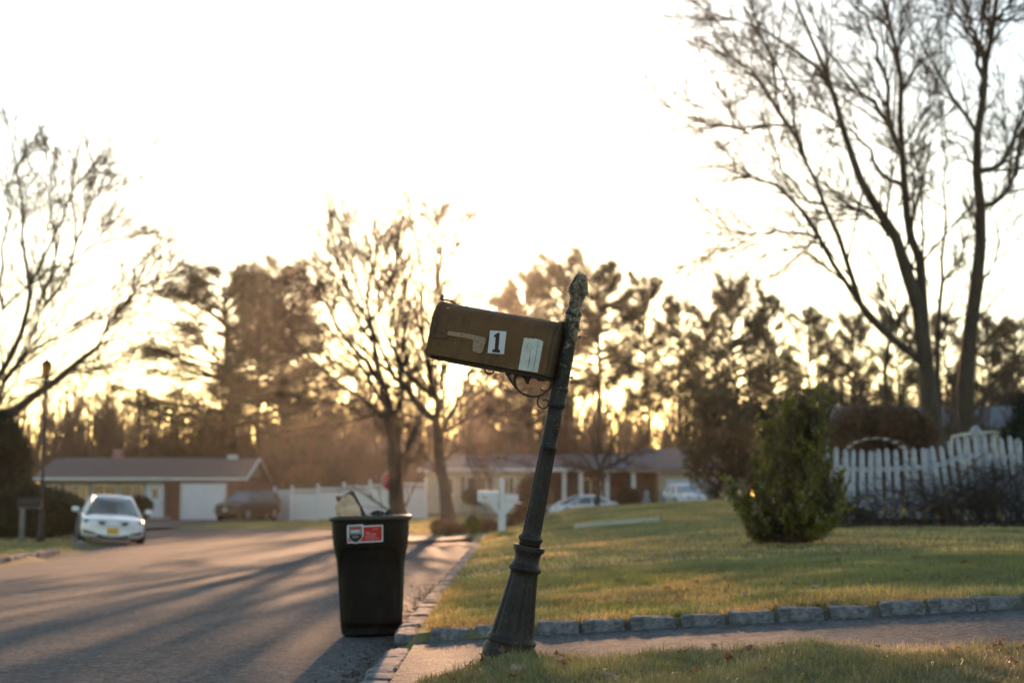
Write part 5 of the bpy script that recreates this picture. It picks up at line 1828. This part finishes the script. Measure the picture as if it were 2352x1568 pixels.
# ------------------------------------------------------------------ white vinyl fence
def vinyl_fence(posts, label, hgt_px=None):
    """posts: list of (px, Y)"""
    W = [np.array([at(px, 1130, Y)[0], Y]) for px, Y in posts]
    g0 = gz(W[0][0], W[0][1])
    root = empty('vinyl_fence', (W[0][0], W[0][1], g0), 0, label, 'fence')
    off = np.array([W[0][0], W[0][1], g0])
    for w in W:
        g = gz(w[0], w[1])
        o = MB().box((0, 0, .98), (.14, .14, 2.0)).box((0, 0, 2.0), (.18, .18, .05)).box((0, 0, 2.06), (.15, .15, .08), taper=.2).build('post', M_vinyl, root)
        o.location = tuple(np.array([w[0], w[1], g]) - off)
    for a, b2 in zip(W[:-1], W[1:]):
        d = b2 - a; L_ = np.linalg.norm(d); ang = math.atan2(d[1], d[0]); mid = (a + b2) / 2
        g = (gz(*a) + gz(*b2)) / 2
        npl = max(2, int(L_ / .2))
        for i in range(npl):
            o = MB().box((0, 0, .78), (L_ / npl - .008, .022, 1.42)).build('plank', M_vinyl, root) if i == 0 else o.copy()
            if i: COL.objects.link(o)
            t = (i + .5) / npl
            p = a + d * t
            o.location = tuple(np.array([p[0], p[1], g]) - off); o.rotation_euler = (0, 0, ang)
        for z in (.12, 1.50, 1.80):
            o = MB().box((0, 0, z), (L_ - .14, .05, .09)).build('rail', M_vinyl, root)
            o.location = tuple(np.array([mid[0], mid[1], g]) - off); o.rotation_euler = (0, 0, ang)
        m = MB()
        nb = int(L_ / .12)
        for i in range(nb):
            for s in (-1, 1):
                M_ = Matrix.Rotation(s * R(45), 3, 'Y')
                m.box(((i + .5) * L_ / nb - L_ / 2, 0, 1.65), (.30, .008, .022), M_)
        o = m.build('lattice', M_vinyl, root)
        o.location = tuple(np.array([mid[0], mid[1], g]) - off); o.rotation_euler = (0, 0, ang)


vinyl_fence([(631, 88), (671, 84), (730, 81), (790, 77.5)], 'white vinyl privacy fence with a lattice top right of the dark car')
vinyl_fence([(790, 77), (850, 73), (905, 70), (978, 72)], 'nearer white vinyl fence run behind the trash bin and the street tree')

# ------------------------------------------------------------------ houses
M_roofL = mat('roof_shingle_brown', (.16, .12, .105), .9, .2, 8, .5)
M_roofR = mat('roof_shingle_grey', (.13, .13, .14), .9, .2, 8, .5)
M_brick = mat('brick_red', (.13, .055, .042), .9, .3, 6, .4)
M_cream = mat('siding_cream', (.36, .33, .25), .8, .1, 2)
M_trim = mat('trim_white', (.52, .52, .52), .6, .08, 3)
M_glass = mat('window_glass', (.03, .04, .055), .08, .2, 1, spec=.9)
M_gdoor = mat('garage_white', (.58, .60, .66), .6, .05, 2)
M_tan = mat('tan_wall', (.22, .17, .13), .85, .15, 3)


def window(parent, x, z, w, h, y, glass=None, shutters=False, mull=1):
    f = MB().box((x, y - .03, z + h / 2 + .04), (w + .16, .06, .08)).box((x, y - .03, z - h / 2 - .04), (w + .16, .06, .08))
    f.box((x - w / 2 - .04, y - .03, z), (.08, .06, h)).box((x + w / 2 + .04, y - .03, z), (.08, .06, h))
    for i in range(mull): f.box((x - w / 2 + (i + 1) * w / (mull + 1), y - .025, z), (.05, .05, h))
    o = f.build('window', M_trim, parent)
    MB().box((x, y - .01, z), (w, .02, h)).build('pane', glass or M_glass, o)
    MB().box((x, y - .06, z - h / 2 - .10), (w + .24, .12, .05)).build('sill', M_trim, o)
    if shutters:
        for s in (-1, 1): MB().box((x + s * (w / 2 + .28), y - .02, z), (.34, .04, h + .1)).build('shutter', mat('shutter_dark', (.12, .12, .14), .7), o)


def slab(m, a, b2, c, d, th=.12):
    """thick sloping roof plane through four corners"""
    P = [Vector(p) for p in (a, b2, c, d)]
    nn = (P[1] - P[0]).cross(P[2] - P[1]).normalized() * th
    Q = [p - nn for p in P]
    return m.add([tuple(p) for p in P] + [tuple(p) for p in Q], [(0, 1, 2, 3), (7, 6, 5, 4), (0, 4, 5, 1), (1, 5, 6, 2), (2, 6, 7, 3), (3, 7, 4, 0)])


# left ranch house
HY = 90.0
def hx(px, Y=HY): return (px - 1176) / F * Y * 1.0
gl = -.72
LH = empty('ranch_house', (hx(340), HY, gl), 0, 'low ranch house with brown roof, brick garage front and white garage door at the left', 'house')
def lx(px): return hx(px) - hx(340)
x0, x1 = lx(105), lx(560)
dep = 8.0; wh = 2.70
MB().box(((x0 + lx(392)) / 2, dep / 2, wh / 2), (lx(392) - x0, dep, wh)).build('wall', M_tan, LH)
MB().box(((x1 + lx(392)) / 2 + .003, dep / 2 - .30, wh / 2), (x1 - lx(392), dep + .6 - .01, wh)).build('brick_wall', M_brick, LH)
rh = 1.25
m = MB()
slab(m, (x0 - .5, -.75, wh - .12), (x1 + .35, -.75, wh - .12), (x1 + .35, dep / 2, wh + rh), (x0 - .5, dep / 2, wh + rh))
slab(m, (x1 + .35, dep + .6, wh - .12), (x0 - .5, dep + .6, wh - .12), (x0 - .5, dep / 2 + .001, wh + rh), (x1 + .35, dep / 2 + .001, wh + rh))
rf = m.build('roof', M_roofL, LH)
m = MB().prism([(-.6, wh), (dep, wh), (dep / 2 - .3, wh + rh - .1)], 0, 0)
MB().add([(x1, -.55, wh), (x1, dep, wh), (x1, dep / 2, wh + rh - .14), (x1 - .15, -.55, wh), (x1 - .15, dep, wh), (x1 - .15, dep / 2, wh + rh - .14)], [(0, 1, 2), (5, 4, 3), (0, 3, 4, 1), (1, 4, 5, 2), (2, 5, 3, 0)]).build('gable', M_tan, LH)
m = MB()
for a, b2 in (((x1 + .37, -.78, wh - .22), (x1 + .37, dep / 2, wh + rh - .08)), ((x1 + .37, dep + .6, wh - .22), (x1 + .37, dep / 2, wh + rh - .08))):
    m.bar(a, b2, .10, 4)
m.build('bargeboard', M_trim, LH)
MB().box(((x0 + x1) / 2, -.80, wh - .18), (x1 - x0 + .8, .06, .18)).build('gutter', M_trim, LH)
MB().box(((lx(392) + lx(140)) / 2, -.035, wh - .28), (lx(392) - lx(140), .06, .22)).build('fascia', mat('beige_trim', (.33, .27, .19), .8), LH)
window(LH, lx(182), 1.60, 1.35, 1.0, 0, mat('window_reflection', (.50, .26, .10), .15, .5, 1.2, spec=.8, col2=(.10, .07, .05)), mull=2)  # orange reflection painted into the pane colour
window(LH, lx(245), 1.55, 1.45, 1.15, 0)
window(LH, lx(308), 1.55, 1.40, 1.15, 0)
window(LH, lx(128), 1.7, .7, .8, 0)
d_ = MB().box((lx(361), -.04, 1.12), (1.15, .08, 2.24)).build('door', M_gdoor, LH)
MB().box((lx(361), -.09, 1.62), (.36, .03, .56)).build('pane', M_glass, d_)
MB().box((lx(361) + .45, -.10, 1.0), (.05, .06, .12)).build('handle', M_dark, d_)
MB().box((lx(361), -.5, .07), (2.2, 1.0, .16)).build('step', M_walk, LH)
g_ = MB().box((lx(476), -.585, 1.07), (2.62, .05, 2.14)).build('garage_door', M_gdoor, LH)
for i in range(4): MB().box((lx(476), -.620, .28 + i * .53), (2.58, .02, .50)).build('panel', M_gdoor, g_)
MB().box((lx(476), -.60, 2.20), (2.9, .10, .12)).box((lx(476) - 1.38, -.60, 1.08), (.12, .10, 2.14)).box((lx(476) + 1.38, -.60, 1.08), (.12, .10, 2.14)).build('door_frame', M_trim, LH)
MB().box((lx(228), dep / 2 + .6, wh + rh + .12), (.55, .55, .9)).build('chimney', mat('pale_brick', (.30, .17, .16), .9, .2, 5), LH)
MB().box((lx(512), dep / 2 - .5, wh + rh + .02), (.6, .5, .3)).build('roof_vent', M_trim, LH)
# house behind it
c = at(250, 1130, 118)
HB = empty('ranch_house', (c[0], 118, -.9), 0, 'blue-grey roofed house showing just above the roof of the left ranch house', 'house')
MB().box((0, 3, 1.4), (9.6, 6, 2.8)).build('wall', M_tan, HB)
m = MB(); slab(m, (-5.2, -.6, 2.7), (5.2, -.6, 2.7), (4.4, 3, 4.55), (-4.4, 3, 4.55)); slab(m, (5.2, 6.6, 2.7), (-5.2, 6.6, 2.7), (-4.4, 3.001, 4.55), (4.4, 3.001, 4.55)); m.build('roof', M_roofR, HB)
window(HB, -2, 1.6, 1.2, 1.1, 0)
MB().box((2, 3.5, 4.8), (.5, .5, .8)).build('chimney', M_brick, HB)

# long house in the middle
HY2 = 96.0
gr = -.45
def rx(px): return (px - 1310) / F * HY2
RH = empty('ranch_house', ((1310 - 1176) / F * HY2, HY2, gr), 0, 'long pale ranch house with grey roof and porch columns behind the lawn crest', 'house')
xa, xb, xc, xd = rx(978), rx(1225), rx(1512), rx(1640)
wh = 3.0
MB().box(((xa + xb) / 2, 4, wh / 2), (xb - xa, 8, wh)).build('wall', M_cream, RH)
MB().box(((xb + xc) / 2, 5.2, wh / 2), (xc - xb - .01, 6, wh)).build('porch_wall', mat('porch_brown', (.13, .10, .085), .9), RH)
MB().box(((xc + xd) / 2, 4, wh / 2), (xd - xc, 8, wh)).build('garage_wall', M_cream, RH)
m = MB()
slab(m, (xa - .5, -.6, wh - .05), (xd + .5, -.6, wh - .05), (xd - .5, 4, wh + 1.05), (xa + .5, 4, wh + 1.05))
slab(m, (xd + .5, 8.6, wh - .05), (xa - .5, 8.6, wh - .05), (xa + .5, 4.001, wh + 1.05), (xd - .5, 4.001, wh + 1.05))
slab(m, (xd + .5, 8.6, wh - .05), (xd - .5, 4, wh + 1.05), (xd - .5, 3.99, wh + 1.05), (xd + .5, -.6, wh - .05))
slab(m, (xa - .5, -.6, wh - .05), (xa + .5, 3.99, wh + 1.05), (xa + .5, 4, wh + 1.05), (xa - .5, 8.6, wh - .05))
rf = m.build('roof', M_roofR, RH)
m = MB(); slab(m, (rx(1400), -.9, wh), (rx(1660), -.9, wh), (rx(1640), 3.4, wh + 1.45), (rx(1470), 3.4, wh + 1.45)); slab(m, (rx(1660), 8, wh), (rx(1400), 8, wh), (rx(1470), 3.401, wh + 1.45), (rx(1640), 3.401, wh + 1.45)); m.build('upper_roof', M_roofR, RH)
MB().box(((xa + xd) / 2, -.65, wh - .10), (xd - xa + 1, .08, .22)).build('gutter', M_trim, RH)
for px in (1295, 1333, 1393, 1453): MB().box((rx(px), -.2, wh / 2 - .1), (.28, .28, wh - .2)).build('column', M_trim, RH, bevel=.02)
window(RH, rx(1095), 1.85, 1.25, 1.1, 0, shutters=True)
window(RH, rx(1168), 1.85, .7, 1.1, 0)
window(RH, rx(1025), 1.85, 1.0, 1.0, 0)
window(RH, rx(1360), 1.7, 1.3, 1.2, 2.2)
d_ = MB().box((rx(1420), 2.16, 1.1), (1.0, .06, 2.1)).build('door', mat('door_brown', (.10, .05, .03), .7), RH)
MB().box((rx(1420) + .36, 2.1, 1.05), (.06, .06, .12)).build('handle', M_dark, d_)
g_ = MB().box((rx(1570), -.03, 1.15), (2.5, .05, 2.3)).build('garage_door', mat('garage_blue_white', (.42, .50, .62), .6), RH)
for i in range(4): MB().box((rx(1570), -.065, .30 + i * .57), (2.46, .02, .54)).build('panel', MATS['garage_blue_white'], g_)
MB().box((rx(1200), 4.4, wh + 1.1), (.6, .6, 1.0)).build('chimney', M_brick, RH)

# brick house far behind the white fence
c = at(850, 1130, 128)
BH2 = empty('brick_house', (c[0], 128, -.7), 0, 'two-storey reddish house seen dimly between the trees behind the white fence', 'house')
MB().box((0, 3, 2.4), (7.5, 6, 4.8)).build('wall', M_brick, BH2)
m = MB(); slab(m, (-4.2, -.5, 4.7), (4.2, -.5, 4.7), (4.2, 3, 6.2), (-4.2, 3, 6.2)); slab(m, (4.2, 6.5, 4.7), (-4.2, 6.5, 4.7), (-4.2, 3.001, 6.2), (4.2, 3.001, 6.2)); m.build('roof', M_roofL, BH2)
for x in (-2.4, 0, 2.4):
    for z in (1.4, 3.5): window(BH2, x, z, .9, 1.2, 0)
# grey roofed house behind the picket fence at the right
c = at(2190, 1130, 66)
GH = empty('grey_house', (c[0], 66, .4), 0, 'blue-grey roofed house behind the two large bare trees at the right', 'house')
MB().box((0, 3.5, 1.9), (10.5, 7, 3.8)).build('wall', mat('siding_blue_grey', (.16, .17, .20), .8), GH)
m = MB(); slab(m, (-5.7, -.5, 3.6), (5.7, -.5, 3.6), (4.8, 3.5, 4.75), (-4.8, 3.5, 4.75)); slab(m, (5.7, 7.5, 3.6), (-5.7, 7.5, 3.6), (-4.8, 3.501, 4.75), (4.8, 3.501, 4.75)); m.build('roof', mat('roof_blue_grey', (.13, .14, .17), .85, .2, 6), GH)
window(GH, -2.5, 2.6, 1.3, 1.1, 0); window(GH, 2.5, 2.6, 1.3, 1.1, 0)
MB().box((-.4, 2.0, 4.6), (.3, .3, .5)).build('roof_vent', M_metalw, GH)


# ------------------------------------------------------------------ cars
def car(kind, paint, loc, rz, label, plate=None, cat='car'):
    sub = kind == 'suv'
    root = empty('parked_car', loc, rz, label, cat)
    M_p = paint
    M_gl = mat('car_glass', (.10, .13, .13), .06, .2, 1, spec=1.0)  # base colour raised to imitate a pale reflection on the glass
    M_tr = mat('car_trim', (.012, .012, .013), .5, .2, 5)
    M_ty = mat('tyre', (.015, .015, .016), .85, .2, 5)
    M_rim = mat('alloy', (.45, .45, .47), .3, .1, 5, metal=.8)
    M_lamp = mat('headlamp', (.16, .18, .21), .1, .1, 9, spec=1.0)
    if sub:
        st = [(-2.32, .38, .78, .60), (-2.25, .28, .92, .80), (-2.05, .24, 1.02, .89), (-1.6, .24, 1.10, .93), (-1.05, .24, 1.16, .94), (0, .24, 1.17, .94), (1.2, .24, 1.18, .94), (1.8, .24, 1.18, .93), (2.2, .28, 1.16, .90), (2.3, .40, .98, .80)]
        gh = dict(y0=-1.15, y1=2.2, r0=-.45, r1=1.95, zt=1.72, wb=.84, wt=.66, zb=1.12)
        wr, wy = .37, (-1.45, 1.40)
    else:
        st = [(-2.28, .34, .60, .55), (-2.22, .24, .70, .78), (-2.05, .19, .77, .86), (-1.6, .18, .83, .89), (-1.0, .18, .90, .90), (0, .18, .92, .90), (1.1, .18, .99, .90), (1.65, .20, 1.03, .88), (2.1, .24, 1.01, .83), (2.26, .34, .88, .70)]
        gh = dict(y0=-1.25, y1=1.85, r0=-.05, r1=.85, zt=1.42, wb=.80, wt=.55, zb=.88)
        wr, wy = .315, (-1.42, 1.30)
    P, Fs = [], []
    ringf = [(0, 0), (.80, 0), (.97, .10), (1.0, .35), (1.0, .62), (.975, .82), (.90, .95), (.70, 1.0), (.35, 1.02), (0, 1.03)]
    full = [(a, b2) for a, b2 in ringf] + [(-a, b2) for a, b2 in ringf[-2:0:-1]]
    n = len(full)
    for (y, zb, zt, w) in st:
        for a, b2 in full:
            bow = -.10 * (1 - abs(a)) if y < -2 else (.08 * (1 - abs(a)) if y > 2 else 0)
            P.append((a * w, y + bow, zb + (zt - zb) * b2))
    for k in range(len(st) - 1):
        for i in range(n): Fs.append((k * n + i, (k + 1) * n + i, (k + 1) * n + (i + 1) % n, k * n + (i + 1) % n))
    Fs.append(tuple(range(n))); Fs.append(tuple((len(st) - 1) * n + i for i in range(n - 1, -1, -1)))
    body = MB().add(P, Fs).build('body', M_p, root, smooth=True, subd=2)
    # greenhouse
    g = gh
    def ring(t, inset=0.0):
        """t 0 belt .. 1 roof edge"""
        y0 = g['y0'] * (1 - t) + g['r0'] * t + inset; y1 = g['y1'] * (1 - t) + g['r1'] * t - inset
        w = g['wb'] * (1 - t) + g['wt'] * t - inset; z = g['zb'] * (1 - t) + (g['zt'] - .06) * t
        pts = []
        for x in np.linspace(-1, 1, 7): pts.append((x * w * .93, y0 - .10 * (1 - x * x) , z))
        for yy in np.linspace(.12, .88, 5): pts.append((w, y0 + (y1 - y0) * yy, z))
        for x in np.linspace(1, -1, 7): pts.append((x * w * .93, y1 + .06 * (1 - x * x), z))
        for yy in np.linspace(.88, .12, 5): pts.append((-w, y0 + (y1 - y0) * yy, z))
        return pts
    rs = [ring(t) for t in (0, .33, .66, 1)]
    n = len(rs[0]); P = [p for r in rs for p in r]
    Fs = [(k * n + i, k * n + (i + 1) % n, (k + 1) * n + (i + 1) % n, (k + 1) * n + i) for k in range(3) for i in range(n)]
    Fs.append(tuple(3 * n + i for i in range(n)))
    MB().add(P, Fs).build('windows', M_gl, root, smooth=True)
    e = ring(1, -.012); cx_, cy_ = 0, (g['r0'] + g['r1']) / 2
    e0 = ring(.9, -.02)
    P = e0 + e + [(p[0] * .75, cy_ + (p[1] - cy_) * .78, g['zt'] - .012) for p in e] + [(0, cy_, g['zt'])]
    Fs = [(k * n + i, k * n + (i + 1) % n, (k + 1) * n + (i + 1) % n, (k + 1) * n + i) for k in range(2) for i in range(n)] + [(2 * n + i, 2 * n + (i + 1) % n, 3 * n) for i in range(n)]
    MB().add(P, Fs).build('roof', M_p, root, smooth=True)
    # pillars
    b0, b1_ = ring(-.05, -.012), ring(1, -.012)
    def pillar(i, w):
        return MB().bar(b0[i], b1_[i], w, 6).build('pillar', M_p, root, smooth=True)
    for i in (0, 6): pillar(i, .040)
    for i in (12, 18): pillar(i, .07)
    mid_r, mid_l = 9, 21
    for i in (mid_r, mid_l): pillar(min(i, n - 1), .035)
    # wheels
    for y in wy:
        for sx in (-1, 1):
            x = sx * (.80 if not sub else .83)
            w_ = MB().bar((x - sx * .10, y, wr), (x + sx * .112, y, wr), wr, 28).build('wheel', M_ty, root, bevel=.02)
            MB().bar((x + sx * .113, y, wr), (x + sx * .125, y, wr), wr * .66, 20).build('rim', M_rim, w_)
            MB().bar((x - sx * .10, y, wr + .01), (x + sx * .100, y, wr + .01), wr + .055, 28).build('wheel_arch', M_tr, root)
    f = 2.30 if not sub else 2.36
    zs = 0 if not sub else .20
    # front: headlamps, grille, lower intake, plate
    for sx in (-1, 1):
        m = MB().prism([(sx * .42, .66 + zs), (sx * .78, .74 + zs), (sx * .80, .66 + zs), (sx * .72, .60 + zs), (sx * .44, .60 + zs)], -f + .10, -f + .40)
        h_ = m.build('headlight', M_lamp, root, bevel=.01)
        h_.rotation_euler = (0, 0, 0)
        # mirrors
        mb = MB().box((sx * 1.02, g['y0'] + .42, g['zb'] + .10), (.20, .14, .14)).build('mirror', M_p, root, bevel=.035)
        MB().box((sx * .92, g['y0'] + .44, g['zb'] + .04), (.14, .05, .04)).build('mirror_arm', M_tr, mb)
        MB().prism([(sx * .46, .32 + zs), (sx * .78, .36 + zs), (sx * .80, .44 + zs), (sx * .70, .42 + zs), (sx * .46, .365 + zs)], -f - .004, -f + .30).build('fog_recess', M_tr, root)
        MB().box((sx * .93 if not sub else sx * .96, .1, .60 + zs), (.012, 3.0, .025)).build('side_moulding', M_p, root)
        MB().box((sx * .70, f - .07, .82 + zs), (.22, .10, .16)).build('tail_light', mat('tail_red', (.35, .02, .02), .2, spec=.8), root, bevel=.01)
        for yy in (-.15, .85): MB().box((sx * (.905 if not sub else .945), yy, .86 + zs), (.025, .16, .03)).build('door_handle', M_p, root)
    gr_ = MB().prism([(-.44, .69 + zs), (-.34, .59 + zs), (.34, .59 + zs), (.44, .69 + zs), (.12, .68 + zs), (-.12, .68 + zs)], -f - .015, -f + .30).build('grille', M_tr, root)
    MB().box((0, -f - .02, .645 + zs), (.10, .02, .07)).build('emblem', M_rim, gr_, bevel=.01)
    MB().prism([(-.46, .33 + zs), (-.40, .25 + zs), (.40, .25 + zs), (.46, .33 + zs)], -f + .0, -f + .3).build('lower_intake', M_tr, root)
    for sg in ((-1),):
        MB().box((0, -f - .035, .43 + zs), (.31, .02, .155)).build('licence_plate', plate or mat('plate_white', (.5, .5, .5), .5), root, bevel=.004)
    MB().box((0, -1.0 * (1), g['zb'] + .03), (1.2, .06, .02)).build('wiper', M_tr, root)
    return root


M_wp = mat('white_car_paint', (.74, .76, .80), .25, .03, 2, spec=.6, coat=.6)
M_dp = mat('dark_car_paint', (.007, .0055, .005), .3, .1, 2, spec=.4, coat=.3)
M_sp = mat('silver_car_paint', (.25, .27, .29), .25, .05, 2, spec=.6, metal=.4, coat=.6)
c = at(252, 1130, 42)
car('sedan', M_wp, (c[0], 42, float(road_z(c[0], 42))), R(18), 'white sedan parked at the left kerb facing the camera with a yellow licence plate', mat('plate_yellow', (.70, .36, .02), .5))
bpy.data.objects['parked_car'].rotation_euler = (0, R(3.2), R(18))
c = at(570, 1130, 84)
car('suv', M_dp, (c[0], 84, -.66), R(-22), 'dark brown off-road car parked by the left garage, front to the left')
c = at(1334, 1130, 85)
car('sedan', M_wp, (c[0], 85, -.60), R(-62), 'white sedan seen side-on with only its roof and windows above the lawn crest')
c = at(1570, 1130, 84)
car('sedan', M_wp, (c[0], 84, .05), R(8), 'white sedan seen head-on before the garage of the long house')
c = at(1655, 1130, 88)
car('suv', M_sp, (c[0], 88, .15), R(-30), 'grey car behind the left tip of the vase-shaped shrub')

# ------------------------------------------------------------------ air
HZ = MB().box((0, 95, 15.5), (320, 330, 37)).build('haze', None, None)
hm = bpy.data.materials.new('haze_air'); hm.use_nodes = True
hn = hm.node_tree; hn.nodes.clear()
ho = hn.nodes.new('ShaderNodeOutputMaterial'); hv = hn.nodes.new('ShaderNodeVolumePrincipled')
hv.inputs['Color'].default_value = (1.0, .96, .90, 1)
hv.inputs['Density'].default_value = .00014
hv.inputs['Anisotropy'].default_value = .85
hn.links.new(hv.outputs[0], ho.inputs['Volume'])
HZ.data.materials.append(hm)
HZ.display_type = 'WIRE'
tag(HZ, kind='stuff')
